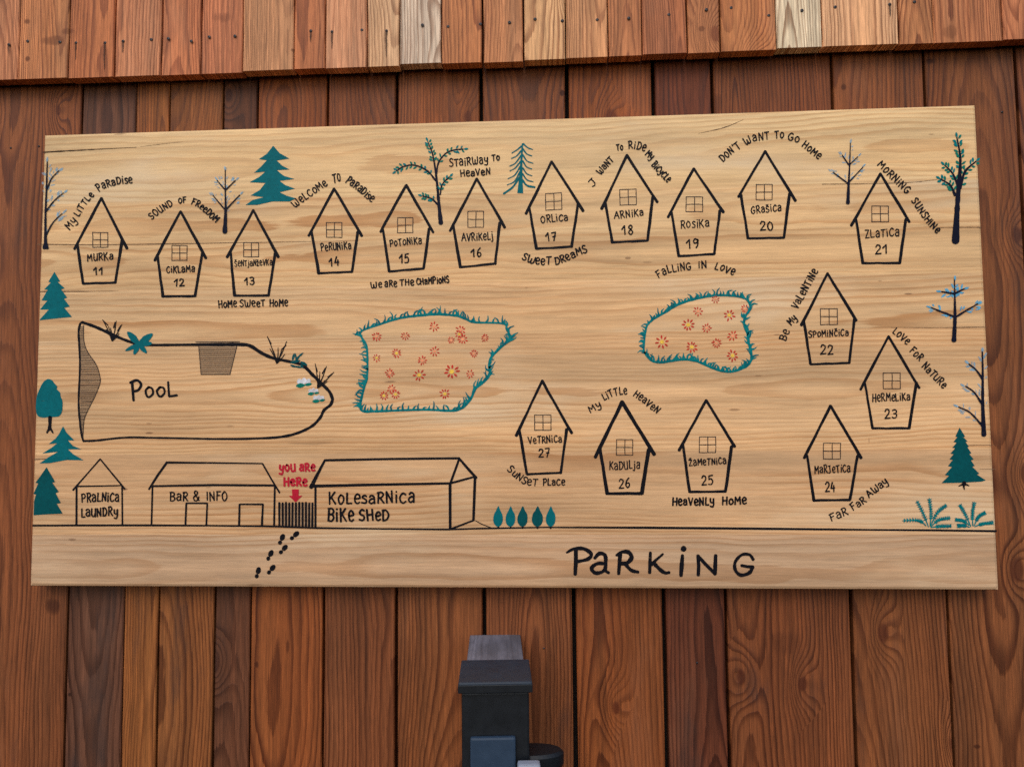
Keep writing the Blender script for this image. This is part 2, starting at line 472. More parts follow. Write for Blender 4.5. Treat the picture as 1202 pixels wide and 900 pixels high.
planks = [  # lower edge, upper edge, tone: own tint plus downward light fade put in
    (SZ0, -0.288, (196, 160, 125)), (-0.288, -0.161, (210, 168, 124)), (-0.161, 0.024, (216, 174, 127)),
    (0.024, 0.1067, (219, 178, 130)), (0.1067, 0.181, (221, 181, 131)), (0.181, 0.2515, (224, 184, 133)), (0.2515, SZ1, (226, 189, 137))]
spots = []
for (px_, py_, rx, ry, a) in [(146, 574, 4.5, 1.3, .8), (175, 508, 5, 1.4, .7), (175, 497, 4, 1.0, .5), (1066, 345, 6, 1.2, .75), (1033, 330, 3, .8, .5), (458, 448, 9, 1.6, .65), (737, 303, 3.5, 1.6, .6),
                              (1020, 516, 1.8, 4.5, .45), (85, 633, 6, 2, .5), (862, 481, 6, 1.6, .45), (270, 500, 6, 1.4, .4), (912, 393, 5, 1.2, .55), (1093, 158, 4, 1, .5), (890, 441, 4, 1, .4), (618, 338, 4, 1.2, .5),
                              (140, 157.5, 9, 1.2, .6), (245, 572, 4, 1, .4), (365, 520, 30, 1.6, .35), (300, 686, 14, 1.5, .5), (556, 691, 16, 1.2, .5), (760, 308, 6, 1.4, .35), (700, 152, 30, 1.2, .3), (455, 150, 22, 1.4, .3), (690, 196, 14, 1.0, .25)]:
    X, Z = P(px_, py_)
    spots.append((X, Z - SZ0, rx * 0.0013, ry * 0.0013, a))
M_SIGN = wood("pale_pine", spacing=0.0058, amt_min=0.12, late_amt=0.95, late_col=(0.70, 0.54, 0.40), knots=0.0, stain=0.0, depth_swing=0.05, rough=0.5, bump=0.12,
              fibre=0.17, spots=spots, tint_var=0.17, pale=0.6, pale_col=rgb(232, 204, 166), hue_col=(1.06, 0.93, 0.80, 1))
bm = bmesh.new()
uvl = bm.loops.layers.uv.new("UVMap")
tl = bm.verts.layers.float_color.new("tone")
sl = bm.verts.layers.float_vector.new("seed")
rs = random.Random(9)
b = 0.005
for i, (z0, z1, tone) in enumerate(planks):
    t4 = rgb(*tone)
    seed = (rs.random(), rs.uniform(-0.5, 0.5) * (z1 - z0), (0.05, 0.055, 0.03, 0.06, 0.045, 0.06, 0.05)[i])
    bot, top = i == 0, i == len(planks) - 1
    za, zb = z0 + (b if bot else 0), z1 - (b if top else 0)
    nx = 24
    cols = []
    for j in range(nx + 1):
        x = -SW + b + (2 * SW - 2 * b) * j / nx
        st = []
        if bot: st += [(x, ST, z0), (x, b, z0), (x, b * 0.3, z0 + b * 0.3)]
        st += [(x, 0.0, za), (x, 0.0, zb)]
        if top: st += [(x, b * 0.3, z1 - b * 0.3), (x, b, z1), (x, ST, z1)]
        cols.append(st)
    for sgn, at in ((-1, 0), (1, len(cols))):
        st0 = cols[0] if sgn < 0 else cols[-1]
        extra = []
        for (dx, dyy) in ((0.0, ST), (0.0, b), (b * 0.3, b * 0.3)):
            extra.append([(sgn * (SW - dx), max(dyy, q[1]), q[2]) for q in st0])
        if sgn < 0: cols = extra + cols
        else: cols = cols + extra[::-1]
    grid = []
    for st in cols:
        r_ = []
        for q in st:
            v = bm.verts.new((q[0] - ORG.x, q[1] - ORG.y, q[2] - ORG.z))
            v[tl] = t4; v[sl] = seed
            r_.append((v, q))
        grid.append(r_)
    mid = (z0 + z1) / 2
    for A, B in zip(grid, grid[1:]):
        for k in range(len(A) - 1):
            f = bm.faces.new((A[k][0], B[k][0], B[k + 1][0], A[k + 1][0]))
            for l, q in zip(f.loops, (A[k][1], B[k][1], B[k + 1][1], A[k + 1][1])):
                l[uvl].uv = (q[2] - mid, q[0] + 7.0 * i)
bmesh.ops.recalc_face_normals(bm, faces=bm.faces)
board = bm_obj("board_panel", bm, M_SIGN, sign)


# ---------------------------------------------------------------- brush strokes
class Ink:
    """collects brush strokes and filled shapes (tracing units) and links them as ONE mesh lying on the board"""
    def __init__(s, lift=0.0003):
        s.bm = bmesh.new(); s.lift = lift; s.i = 0

    def y(s):
        s.i += 1
        return -(s.lift + 0.000012 * (s.i % 60))

    def V(s, x, y, d):
        X, Z = P(x, y)
        return s.bm.verts.new((X - ORG.x, d - ORG.y, Z - ORG.z))

    def fill(s, pts, mi=0):
        d = s.y()
        f = s.bm.faces.new([s.V(x, y, d) for x, y in pts])
        f.material_index = mi
        f.normal_update()
        if f.normal.y > 0: f.normal_flip()
        bmesh.ops.triangulate(s.bm, faces=[f])

    def stroke(s, pts, w, w1=None, mi=0, smooth=False, wob=0.09, cap=True):
        """w..w1: width from start to end; a list gives a width profile"""
        pts = [tuple(p) for p in pts]
        if smooth and len(pts) > 2: pts = spline(pts)
        pts = [p for k, p in enumerate(pts) if k == 0 or math.dist(p, pts[k - 1]) > 0.03]
        if len(pts) < 2: return
        if not smooth:                      # the brush turns on the spot at a sharp corner
            for k in range(1, len(pts) - 1):
                a, p, c = pts[k - 1:k + 2]
                d0, d1 = unit(p[0] - a[0], p[1] - a[1]), unit(c[0] - p[0], c[1] - p[1])
                if d0[0] * d1[0] + d0[1] * d1[1] < 0.55:
                    t = k / (len(pts) - 1)
                    ws = list(w) if isinstance(w, (list, tuple)) else [w, w if w1 is None else w1]
                    j = t * (len(ws) - 1); j0 = min(int(j), len(ws) - 2)
                    wm = ws[j0] + (ws[j0 + 1] - ws[j0]) * (j - j0)
                    s.stroke(pts[:k + 1], ws[:max(1, int(j) + 1)] + [wm], mi=mi, wob=wob, cap=cap)
                    s.stroke(pts[k:], [wm] + ws[min(len(ws) - 1, int(j) + 1):], mi=mi, wob=wob, cap=cap)
                    return
        n = len(pts)
        L = [0.0]
        for a, b_ in zip(pts, pts[1:]): L.append(L[-1] + math.dist(a, b_))
        ws = w if isinstance(w, (list, tuple)) else [w, w if w1 is None else w1]
        d = s.y()
        ph = (pts[0][0] * 1.7 + pts[0][1] * 0.9)
        left, right = [], []
        for k in range(n):
            t = L[k] / L[-1] * (len(ws) - 1)
            j = min(int(t), len(ws) - 2)
            wd = (ws[j] + (ws[j + 1] - ws[j]) * (t - j)) / 2
            wd *= 1.0 + wob * math.sin(ph + L[k] * 0.55) + wob * 0.6 * math.sin(ph * 2 + L[k] * 1.7)
            a = pts[max(0, k - 1)]; c = pts[min(n - 1, k + 1)]; p = pts[k]
            d0 = unit(p[0] - a[0], p[1] - a[1]) if k > 0 else None
            d1 = unit(c[0] - p[0], c[1] - p[1]) if k < n - 1 else None
            if d0 is None: d0 = d1
            if d1 is None: d1 = d0
            nx, ny = -(d0[1] + d1[1]), d0[0] + d1[0]
            q = math.hypot(nx, ny)
            if q < 1e-6: nx, ny, q = -d0[1], d0[0], 1.0
            nx, ny = nx / q, ny / q
            cs = max(0.6, nx * -d0[1] + ny * d0[0])
            left.append((p[0] + nx * wd / cs, p[1] + ny * wd / cs)); right.append((p[0] - nx * wd / cs, p[1] - ny * wd / cs))
            if k == 0: e0 = (d0, wd)
            if k == n - 1: e1 = (d1, wd)
        lv = [s.V(x, y, d) for x, y in left]; rv = [s.V(x, y, d) for x, y in right]
        fs = []
        for k in range(n - 1):
            fs.append(s.bm.faces.new((lv[k], lv[k + 1], rv[k + 1], rv[k])))
        if cap:
            for (p, (dr_, wd), va, vb, sg) in ((pts[0], e0, lv[0], rv[0], -1), (pts[-1], e1, rv[-1], lv[-1], 1)):
                nx, ny = -dr_[1], dr_[0]
                arc = []
                for q in (1, 2, 3):
                    th = math.pi * q / 4
                    cx, sx = math.cos(th), math.sin(th)
                    arc.append(s.V(p[0] + sg * (-nx * cx * wd + dr_[0] * sx * wd * 0.8), p[1] + sg * (-ny * cx * wd + dr_[1] * sx * wd * 0.8), d))
                fs.append(s.bm.faces.new([va] + arc + [vb]) if sg > 0 else s.bm.faces.new([va] + arc + [vb]))
        for f in fs:
            f.material_index = mi
            f.normal_update()
            if f.normal.y > 0: f.normal_flip()

    def leaf(s, x, y, ln, wd, ang, mi=0, pointed=True):
        ca, sa = math.cos(ang), math.sin(ang)
        pts = []
        for k in range(12):
            t = 2 * math.pi * k / 12
            u, v = math.cos(t) * ln / 2, math.sin(t) * wd / 2 * (1.0 - 0.25 * abs(math.cos(t)) if pointed else 1.0)
            pts.append((x + u * ca - v * sa, y + u * sa + v * ca))
        s.fill(pts, mi)

    def done(s, name, mats, parent, label=None):
        o = bm_obj(name, s.bm, mats, parent)
        if label: o['label'] = label
        return o


def unit(x, y):
    q = math.hypot(x, y) or 1.0
    return x / q, y / q


def spline(pts, step=6, closed=False):
    out = []
    n = len(pts)
    rng_ = range(n if closed else n - 1)
    for i in rng_:
        if closed:
            p0, p1, p2, p3 = pts[(i - 1) % n], pts[i], pts[(i + 1) % n], pts[(i + 2) % n]
        else:
            p1, p2 = pts[i], pts[i + 1]
            p0 = pts[i - 1] if i else (2 * p1[0] - p2[0], 2 * p1[1] - p2[1])
            p3 = pts[i + 2] if i + 2 < n else (2 * p2[0] - p1[0], 2 * p2[1] - p1[1])
        for k in range(step):
            t = k / step
            out.append(tuple(0.5 * (2 * p1[a] + (p2[a] - p0[a]) * t + (2 * p0[a] - 5 * p1[a] + 4 * p2[a] - p3[a]) * t * t + (3 * p1[a] - p0[a] - 3 * p2[a] + p3[a]) * t ** 3) for a in (0, 1)))
    out.append(tuple(pts[0] if closed else pts[-1]))
    return out


# hand lettering: strokes in a box one unit high (y up); a trailing ~ marks a curved stroke
GLYPHS = {
    'A': (.72, "0,0 .34,1 .70,0|.12,.36 .60,.38"),
    'a': (.56, ".06,.66 .24,.80 .48,.68 .50,.32 .50,.02~|.50,.44 .24,.46 .04,.24 .20,.02 .50,.16~"),
    'B': (.62, ".08,1 .08,0|.0,.97 .36,1 .54,.78 .36,.55 .10,.52~|.10,.52 .42,.50 .60,.26 .40,.02 .06,0~"),
    'C': (.60, ".58,.82 .34,.96 .06,.60 .10,.18 .34,.02 .58,.18~"),
    'c': (.48, ".46,.66 .26,.76 .05,.46 .12,.10 .30,.02 .48,.14~"),
    'D': (.64, ".08,.96 .08,.02|.0,.95 .40,.94 .62,.52 .42,.08 .04,.0~"),
    'e': (.52, ".06,.40 .28,.42 .50,.50 .44,.72 .24,.80 .05,.52 .12,.12 .32,.0 .52,.12~"),
    'F': (.56, ".10,.98 .08,0|.0,.96 .56,1|.08,.54 .46,.56"),
    'G': (.66, ".60,.84 .36,.98 .06,.62 .10,.18 .36,.0 .60,.20 .62,.44~|.62,.44 .36,.42"),
    'H': (.64, ".06,1 .06,0|.58,1 .58,0|.06,.50 .58,.54"),
    'I': (.20, ".10,1 .10,0"),
    'i': (.20, ".10,.68 .10,0|.11,.93 .12,.97"),
    'J': (.50, ".04,.96 .42,1|.30,.98 .32,.30 .20,.02 .0,.10~"),
    'j': (.28, ".18,.68 .18,-.10 .08,-.28 -.08,-.22~|.19,.93 .20,.97"),
    'K': (.62, ".06,1 .06,0|.56,.98 .08,.46|.20,.56 .60,.0"),
    'L': (.50, ".08,1 .06,.02 .50,.04"),
    'l': (.50, ".08,1 .06,.02 .50,.04"),
    'M': (.74, ".04,0 .08,.96 .36,.40 .64,.98 .70,0"),
    'N': (.64, ".06,0 .08,.96 .56,.04 .58,1"),
    'O': (.66, ".34,.98 .06,.68 .10,.20 .34,.0 .60,.32 .58,.76 .34,.98 .26,.97~"),
    'o': (.56, ".28,.78 .06,.52 .12,.12 .30,.02 .52,.30 .48,.66 .28,.78 .22,.76~"),
    'P': (.58, ".10,.98 .08,0|.0,.92 .36,1 .56,.76 .40,.50 .10,.46~"),
    'R': (.62, ".10,.98 .08,0|.0,.94 .36,1 .54,.78 .38,.54 .10,.48~|.24,.50 .62,.02"),
    'S': (.56, ".52,.88 .30,1 .06,.80 .20,.56 .46,.40 .48,.14 .24,.0 .0,.12~"),
    's': (.46, ".44,.66 .24,.76 .06,.60 .22,.42 .42,.28 .34,.06 .0,.06~"),
    'T': (.58, ".0,.92 .60,.98|.30,.94 .28,0"),
    'U': (.62, ".06,.96 .06,.30 .22,.02 .46,.10 .56,.40~|.56,.96 .56,.0"),
    'u': (.54, ".06,.72 .06,.24 .20,.02 .40,.10 .48,.34~|.48,.72 .50,.0"),
    'V': (.60, ".0,.98 .28,.0 .58,.98"),
    'W': (.88, ".02,.96 .08,.24 .22,.0 .38,.14 .44,.60~|.44,.60 .46,.14 .60,.0 .80,.20 .84,.98~"),
    'Y': (.60, ".0,1 .28,.50|.58,1 .22,.0"),
    'y': (.58, ".06,.76 .08,.40 .24,.24 .44,.34 .50,.72~|.52,.76 .48,.02 .34,-.28 .04,-.22~"),
    'Z': (.58, ".02,.96 .54,.96 .04,.02 .58,.04"),
    'z': (.48, ".02,.72 .44,.72 .04,.02 .48,.04"),
    'Š': (.56, ".52,.82 .30,.92 .06,.74 .20,.52 .46,.38 .48,.14 .24,.0 .0,.12~|.14,1.18 .28,1.03 .44,1.20"),
    'Ž': (.58, ".02,.92 .54,.92 .04,.02 .58,.04|.14,1.20 .28,1.05 .44,1.22"),
    'ž': (.50, ".02,.72 .44,.72 .04,.02 .48,.04|.12,1.02 .24,.86 .40,1.02"),
    'Č': (.54, ".54,.76 .32,.88 .06,.56 .10,.16 .32,.02 .54,.16~|.16,1.16 .30,1.0 .46,1.18"),
    '&': (.72, ".66,.02 .16,.72 .24,.98 .46,.88 .40,.62 .08,.34 .16,.02 .44,.0 .66,.38~"),
    "'": (.16, ".10,1 .06,.80"),
    '0': (.58, ".30,1 .06,.70 .08,.22 .30,.0 .52,.26 .52,.74 .30,1 .24,.98~"),
    '1': (.44, ".0,.60 .32,.98 .30,0"),
    '2': (.56, ".06,.78 .20,1 .46,.92 .46,.62 .20,.26 .02,.02~|.02,.02 .56,.06"),
    '3': (.54, ".04,.92 .30,1 .48,.80 .36,.58 .18,.54~|.18,.54 .44,.50 .50,.22 .28,.0 .02,.10~"),
    '4': (.56, ".30,1 .04,.36 .54,.40|.42,.66 .40,0"),
    '5': (.54, ".50,.98 .12,.96 .08,.56|.08,.56 .34,.64 .50,.36 .36,.06 .02,.04~"),
    '6': (.54, ".42,1 .16,.70 .06,.28 .26,.0 .48,.22 .40,.46 .16,.46 .07,.30~"),
    '7': (.54, ".02,.94 .52,.98 .22,.0|.14,.48 .46,.52"),
    '8': (.54, ".28,.54 .08,.76 .28,1 .46,.80 .28,.54 .06,.24 .28,.0 .50,.24 .28,.54~"),
    '9': (.52, ".46,.84 .22,.98 .06,.72 .20,.52 .46,.66 .48,.86 .42,.30 .26,.0~"),
}


def parse(g):
    w_, txt = GLYPHS[g]
    st = []
    for q in txt.split("|"):
        sm = q.endswith("~")
        st.append((sm, [tuple(float(v) for v in a.split(",")) for a in q.rstrip("~").split()]))
    return w_, st


tr = random.Random(77)


def write(ink, text, base, h, w, mi=0, jit=1.0):
    """lay a word along a baseline; letters are squeezed or spread to fill its length"""
    bl = spline(base, 8) if len(base) > 2 else list(base)
    if len(text) > 1:
        bl = [(bl[0][0] + .45 * unit(bl[1][0] - bl[0][0], bl[1][1] - bl[0][1])[0], bl[0][1] + .45 * unit(bl[1][0] - bl[0][0], bl[1][1] - bl[0][1])[1])] + bl[1:-1] + \
             [(bl[-1][0] - .45 * unit(bl[-1][0] - bl[-2][0], bl[-1][1] - bl[-2][1])[0], bl[-1][1] - .45 * unit(bl[-1][0] - bl[-2][0], bl[-1][1] - bl[-2][1])[1])]
    L = [0.0]
    for a, b_ in zip(bl, bl[1:]): L.append(L[-1] + math.dist(a, b_))
    gap = 0.20
    glyphs = [parse(c) for c in text]
    nat = sum(g[0] for g in glyphs) + gap * (len(glyphs) - 1)
    k = L[-1] / nat            # width of one unit

    def at(s_):
        s_ = max(0.0, min(L[-1], s_))
        j = 0
        while j < len(L) - 2 and L[j + 1] < s_: j += 1
        t = (s_ - L[j]) / max(1e-6, L[j + 1] - L[j])
        a, b_ = bl[j], bl[j + 1]
        return (a[0] + (b_[0] - a[0]) * t, a[1] + (b_[1] - a[1]) * t), unit(b_[0] - a[0], b_[1] - a[1])

    cur = 0.0
    for (gw, st) in glyphs:
        c, tn = at((cur + gw / 2) * k)
        an = tr.uniform(-0.06, 0.06) * jit
        tx, ty = tn[0] * math.cos(an) - tn[1] * math.sin(an), tn[0] * math.sin(an) + tn[1] * math.cos(an)
        hh = h * (1 + tr.uniform(-0.08, 0.08) * jit)
        up = tr.uniform(-0.05, 0.05) * h * jit
        for sm, pts in st:
            q = []
            for (gx, gy) in pts:
                u = (gx - gw / 2) * k + tr.uniform(-0.018, 0.018) * h * jit
                v = gy * hh + up + tr.uniform(-0.018, 0.018) * h * jit
                q.append((c[0] + tx * u + ty * v, c[1] + ty * u - tx * v))
            ink.stroke(q, [w * tr.uniform(0.95, 1.1), w * tr.uniform(0.85, 1.0)], mi=mi, smooth=sm, wob=0.05)
        cur += gw + gap


def lettering(words, parent, name="lettering", mat=None, lift=0.0006, label=None):
    ink = Ink(lift)
    for (t, base, h, wd) in words:
        write(ink, t, base, h, wd)
    return ink.done(name, mat or M_BLACK, parent, label)


# ---------------------------------------------------------------- the cottages
def cottage(num, name, apex, LT_, RT_, TL, TR, BL, BR, win, nbase, nh, cbase, ch, lw=3.3, wskew=0.0):
    ink = Ink()
    jj = lambda a, b_, n=5: [(a[0] + (b_[0] - a[0]) * i / n + tr.uniform(-.22, .22), a[1] + (b_[1] - a[1]) * i / n + tr.uniform(-.22, .22)) for i in range(n + 1)]
    ink.stroke(jj(LT_, apex) + jj(apex, RT_)[1:], [lw * 1.05, lw, lw * .95, lw, lw * 1.05])
    ink.stroke(jj(TL, BL), [lw * .95, lw, lw * 1.05])
    ink.stroke(jj(TR, BR), [lw * 1.1, lw, lw])
    ink.stroke(jj(BL, BR), [lw * .85, lw * .8, lw * .9])
    o = ink.done("cottage_drawing", M_BLACK, sign, "painted cottage numbered %s" % num)
    x0, y0, x1, y1 = win
    ink = Ink()
    wl = 1.05
    s_ = wskew
    mx, my = (x0 + x1) / 2 + .3, (y0 + y1) / 2
    for a, b_ in (((x0, y0 + s_), (x1, y0 - s_)), ((x0, my + s_), (x1, my - s_)), ((x0 + s_ * .5, y1 + s_), (x1 + s_ * .5, y1 - s_)), ((x0, y0 + s_), (x0 + s_ * .5, y1 + s_)), ((mx, y0), (mx + s_ * .5, y1)), ((x1, y0 - s_), (x1 + s_ * .5, y1 - s_))):
        ink.stroke(jj(a, b_, 3), wl, wob=0.12)
    ink.done("window_drawing", M_THIN, o)
    lettering([(name, nbase, nh, 1.4 if len(name) < 11 else 1.1)], o, "name_lettering")
    lettering([(num, cbase, ch, 1.7)], o, "number_lettering")
    return o


cottage("11", "MURKa", (119.2, 232.5), (87.5, 292.5), (149.2, 291.7), (91, 286), (143.8, 282), (97.5, 332.8), (135.3, 332), (109, 273, 126.7, 290.5), [(102.5, 306.8), (133.5, 304.8)], 8.6, [(110, 322.5), (121.5, 322)], 8.5)
cottage("12", "CiKLaMa", (212, 248), (181.7, 305.8), (241.7, 303.3), (185, 300), (237.5, 297.5), (191.3, 348), (229.2, 347.5), (202, 288.3, 219.7, 305.8), [(195.3, 320.8), (229.2, 319)], 7.6, [(204, 336), (217, 335.8)], 9)
cottage("13", "ŠeNTjaNžeVKa", (297.5, 246.7), (266.7, 302), (326.7, 301.7), (270.8, 296.7), (323.3, 297.5), (275.3, 347), (315.3, 347), (286.3, 285, 303.7, 301.7), [(275.3, 312.6), (320.2, 311.5)], 7.2, [(287, 335), (299, 334.4)], 8.8)
cottage("14", "PeRUNiKa", (392.5, 221.7), (362.5, 276.7), (424.7, 277), (365.8, 270.8), (420, 272.5), (374.2, 320.8), (413.3, 319.2), (383.3, 261.3, 401.3, 278.8), [(376.7, 295), (412.8, 291.9)], 8.6, [(386.4, 312.6), (398.7, 312)], 9.8)
cottage("15", "PoToNiKa", (476.7, 217.5), (446.7, 272.5), (508.7, 273), (449.2, 267.5), (503.7, 268.3), (457, 318.7), (497.2, 315.3), (466.7, 255.8, 484.7, 273.3), [(457.5, 289.8), (495.6, 285.9)], 8, [(468.5, 309), (480.8, 308.3)], 10)
cottage("16", "AVRiKeLj", (559.7, 210), (528.3, 271.3), (592.5, 267), (531.7, 263.3), (586.7, 261.7), (540.3, 313.7), (581.3, 309.7), (549.2, 248.3, 567.5, 267), [(541.7, 283.2), (579.4, 281)], 8.6, [(552.8, 302), (565.8, 301.3)], 9.8)
cottage("17", "ORLiCa", (647.5, 190), (617.5, 250.8), (684.7, 247.5), (621.3, 243.3), (678.3, 240), (629.7, 292), (670.8, 289.7), (640.3, 227, 659.2, 246.3), [(634.7, 262), (667, 259)], 8.4, [(641, 283.2), (653.7, 282)], 10, wskew=0.5)
cottage("18", "ARNiKa", (735.8, 182.5), (706.2, 245.3), (771.3, 237.5), (710.3, 237.5), (766.3, 231.7), (718.7, 284.7), (760, 282.5), (727.5, 222.5, 746.7, 240.8), [(720.8, 256.7), (755.8, 253.4)], 8, [(730, 275.8), (743.7, 274.6)], 10.6, wskew=0.4)
cottage("19", "RosiKa", (814.2, 198), (784.2, 255), (849.2, 249.2), (788, 248.3), (845, 247.5), (796.7, 300.8), (838.3, 298.3), (805.3, 231.3, 824.7, 248.7), [(798.7, 268.3), (833, 266.3)], 9.4, [(805.5, 291.7), (820.8, 290.8)], 11)
cottage("20", "GRaŠiCa", (898, 178), (866.7, 231.3), (933.7, 235.8), (869.7, 229.2), (926.7, 227.5), (878, 280), (920, 279.2), (887.5, 216.7, 906.3, 235), [(881.3, 250.8), (917.5, 248)], 8.2, [(892, 270.8), (907.8, 270)], 10.6)
cottage("21", "ZLaTiCa", (1033.3, 204.2), (999.2, 265), (1067.5, 260.8), (1004.7, 257.5), (1063, 257.5), (1012.7, 309), (1056, 308.8), (1023.3, 242, 1042.8, 260.5), [(1015, 279.7), (1055.8, 276.8)], 9.6, [(1027, 298.8), (1042, 298)], 10)
cottage("22", "SPoMiNČiCa", (971.3, 321), (940.5, 381.8), (1005, 376.2), (943.5, 377.3), (1002.5, 375), (951.3, 427.5), (996.8, 426), (963, 362.3, 982.8, 381), [(948.8, 396), (996.3, 393.8)], 7.6, [(962.5, 416.3), (978.3, 416)], 11)
cottage("23", "HeRMeLiKa", (1042.8, 394.7), (1010, 457), (1078.8, 455.3), (1015, 449), (1075.4, 449), (1024.2, 502.5), (1067, 502.5), (1036.7, 437.6, 1056.7, 456.2), [(1023.5, 471.5), (1068.6, 469.5)], 8.8, [(1038, 491), (1053, 490.6)], 10.6)
cottage("24", "MaRJeTiCa", (974.8, 476.3), (943.9, 537.3), (1010.8, 537.3), (947.4, 534.6), (1006.4, 534.6), (955.4, 587), (997.5, 586.5), (966.4, 520, 986.5, 538.5), [(955.8, 555.4), (998.4, 553.6)], 9, [(968.2, 577), (980.5, 576.6)], 10.6, lw=3.5)
cottage("25", "ŽaMeTNiCa", (828.9, 469.6), (797.2, 528.2), (862, 523.8), (801.7, 522), (858.6, 523.8), (809.3, 577), (851.5, 576.6), (820.9, 512.6, 840, 531), [(808.4, 546.6), (852.9, 544)], 7.8, [(823.4, 569.5), (837.4, 569)], 10.4, lw=3.5)
cottage("26", "KaDULja", (730.2, 471.7), (698.8, 536.7), (767.9, 533.2), (704.4, 526.9), (761.3, 527.3), (712.8, 578.9), (753.3, 578.9), (723.6, 515.8, 742.7, 534), [(715, 551.3), (751.6, 549.5)], 9.2, [(726, 572.7), (740, 572.3)], 10.4, lw=4.4)
cottage("27", "VeTRNiCa", (636.4, 446.9), (606, 510.9), (671, 508.2), (609.9, 505.6), (665.3, 503.8), (618.6, 556.2), (658.2, 554.8), (627.6, 486.9, 646.7, 504.7), [(620, 520.6), (660, 518.9)], 8, [(632, 536.7), (645.6, 536.2)], 10)

# mottoes beside the cottages
T = 1.52
for words in (
    [("My", [(81.5, 270.5), (91.5, 259.5)], 8.4, T), ("LiTTLe", [(92.5, 255), (101, 241.5), (110.8, 229)], 7.4, T), ("PaRaDise", [(116, 225.5), (122.5, 221.8), (139, 216.8), (156, 214.8)], 8.8, T)],
    [("SOUND", [(178.5, 258.7), (190, 249.2), (204, 241.2)], 7.8, T), ("OF", [(209.5, 239.3), (219.3, 238)], 6.4, T), ("FReeDOM", [(224, 239.7), (233.3, 244), (243.3, 252.3), (253.3, 262)], 7.4, T)],
    [("HoMe", [(256.5, 361.5), (278.3, 360)], 8, T), ("SWeeT", [(281.3, 360.3), (311.7, 359.6)], 8, T), ("HoMe", [(316.3, 359.6), (338.3, 359)], 8, T)],
    [("WeLCoMe", [(346.5, 244.4), (363.3, 231.7), (385.3, 217.4)], 8.4, T), ("To", [(391, 214.6), (401, 213)], 11, T), ("PaRaDise", [(405.3, 213.8), (420, 224.5), (436, 238)], 9, T)],
    [("We", [(435.3, 338), (448.7, 337.2)], 7.4, T), ("aRe", [(451.3, 336.8), (466.3, 336.4)], 8, T), ("THe", [(469.2, 335.4), (486.3, 334.8)], 7.4, T), ("CHaMPioNS", [(488.8, 334.5), (528, 331.7)], 7.6, T)],
    [("STaiRWay", [(527.5, 196.3), (573.5, 191.5)], 9, T), ("To", [(577.3, 189.6), (587.3, 188.4)], 7.2, T), ("HeaVeN", [(540.3, 208), (576, 205)], 7.6, T)],
    [("SWeeT", [(611.7, 304.6), (626.7, 310), (646.9, 310.8)], 8.8, T + .15), ("DReaMS", [(651.7, 310.8), (662, 308.3), (676.7, 301), (690.3, 295.8)], 8.8, T + .15)],
    [("J", [(696, 220), (701.5, 214.5)], 9, T), ("WaNT", [(705, 206), (712.5, 197.5), (721, 188.5)], 8, T), ("To", [(723.5, 177), (732, 175.8)], 7, T), ("RiDe", [(737.5, 174.6), (747, 175), (756.8, 178.6)], 9, T), ("My", [(756.7, 182), (764.4, 188.5)], 7.4, T),
     ("BiCyCLe", [(764.2, 194.2), (773.3, 204.2), (783.5, 215)], 7.6, T)],
    [("FaLLiNG", [(772.5, 326.4), (786.7, 320), (811.7, 315.8)], 8.8, T), ("iN", [(819.2, 315), (830, 314.7)], 8.2, T), ("LoVe", [(838.3, 315.3), (848.3, 318.6), (861, 323.6)], 8.2, T)],
    [("DoN'T", [(848.3, 190.8), (858, 182), (870, 173.5)], 8.8, T), ("WaNT", [(875, 170.8), (886.7, 166.2), (903.4, 163.6)], 8.8, T), ("To", [(909, 163), (920.2, 162.6)], 8, T), ("Go", [(924, 165), (938, 167.5)], 9, T), ("HoMe", [(940.4, 171.5), (950, 179.3), (960.4, 187.8)], 8.2, T)],
    [("MoRNiNG", [(1029.5, 193.7), (1046.7, 211.7), (1064, 228.6)], 8.8, T + .1), ("SUNSHiNe", [(1069.2, 235.6), (1083.3, 256.7), (1099.4, 274.4)], 8.2, T + .1)],
    [("Be", [(922, 401), (927, 388.5)], 8.4, T), ("My", [(928.5, 382.5), (936.5, 374.5)], 8.4, T), ("VaLeNTiNe", [(935.6, 363.5), (960.4, 318.6)], 8.8, T)],
    [("LoVe", [(1046.6, 390.2), (1064.4, 405)], 8.2, T), ("FoR", [(1067, 412), (1079, 424)], 8.2, T), ("NaTURe", [(1081, 430.5), (1106.6, 456.4)], 8.4, T)],
    [("FaR", [(975.3, 611.7), (996, 603.7)], 8.8, T), ("FaR", [(1001, 599.2), (1017.4, 588.4)], 8.2, T), ("AWay", [(1019.7, 584), (1043, 566.4)], 8.4, T)],
    [("SuNSeT", [(594.6, 551.6), (607, 562.5), (618, 568.5), (631, 570)], 8.2, T), ("PLaCe", [(636.9, 569.6), (663.4, 569.2)], 7.6, T)],
    [("My", [(692.6, 484.4), (706.6, 477)], 8.2, T), ("LiTTLe", [(708.9, 470), (722.2, 464), (736.4, 462.8)], 8.4, T), ("HeaVeN", [(742.4, 464.2), (755, 473), (771, 485.4)], 8, T)],
    [("HeaVeNLy", [(788.9, 593), (838.7, 592)], 8.8, T + .5), ("HoMe", [(847.2, 592), (876.4, 591.2)], 8.8, T + .5)],
):
    o = lettering(words, sign, "motto_lettering")
    o['label'] = "hand lettered motto reading " + " ".join(w_[0] for w_ in words).lower().replace("j want", "i want")


# ---------------------------------------------------------------- painted trees
def Zm(ox, oy, k, pts):
    return [(ox + x / k, oy + y / k) for x, y in pts]


br = random.Random(21)


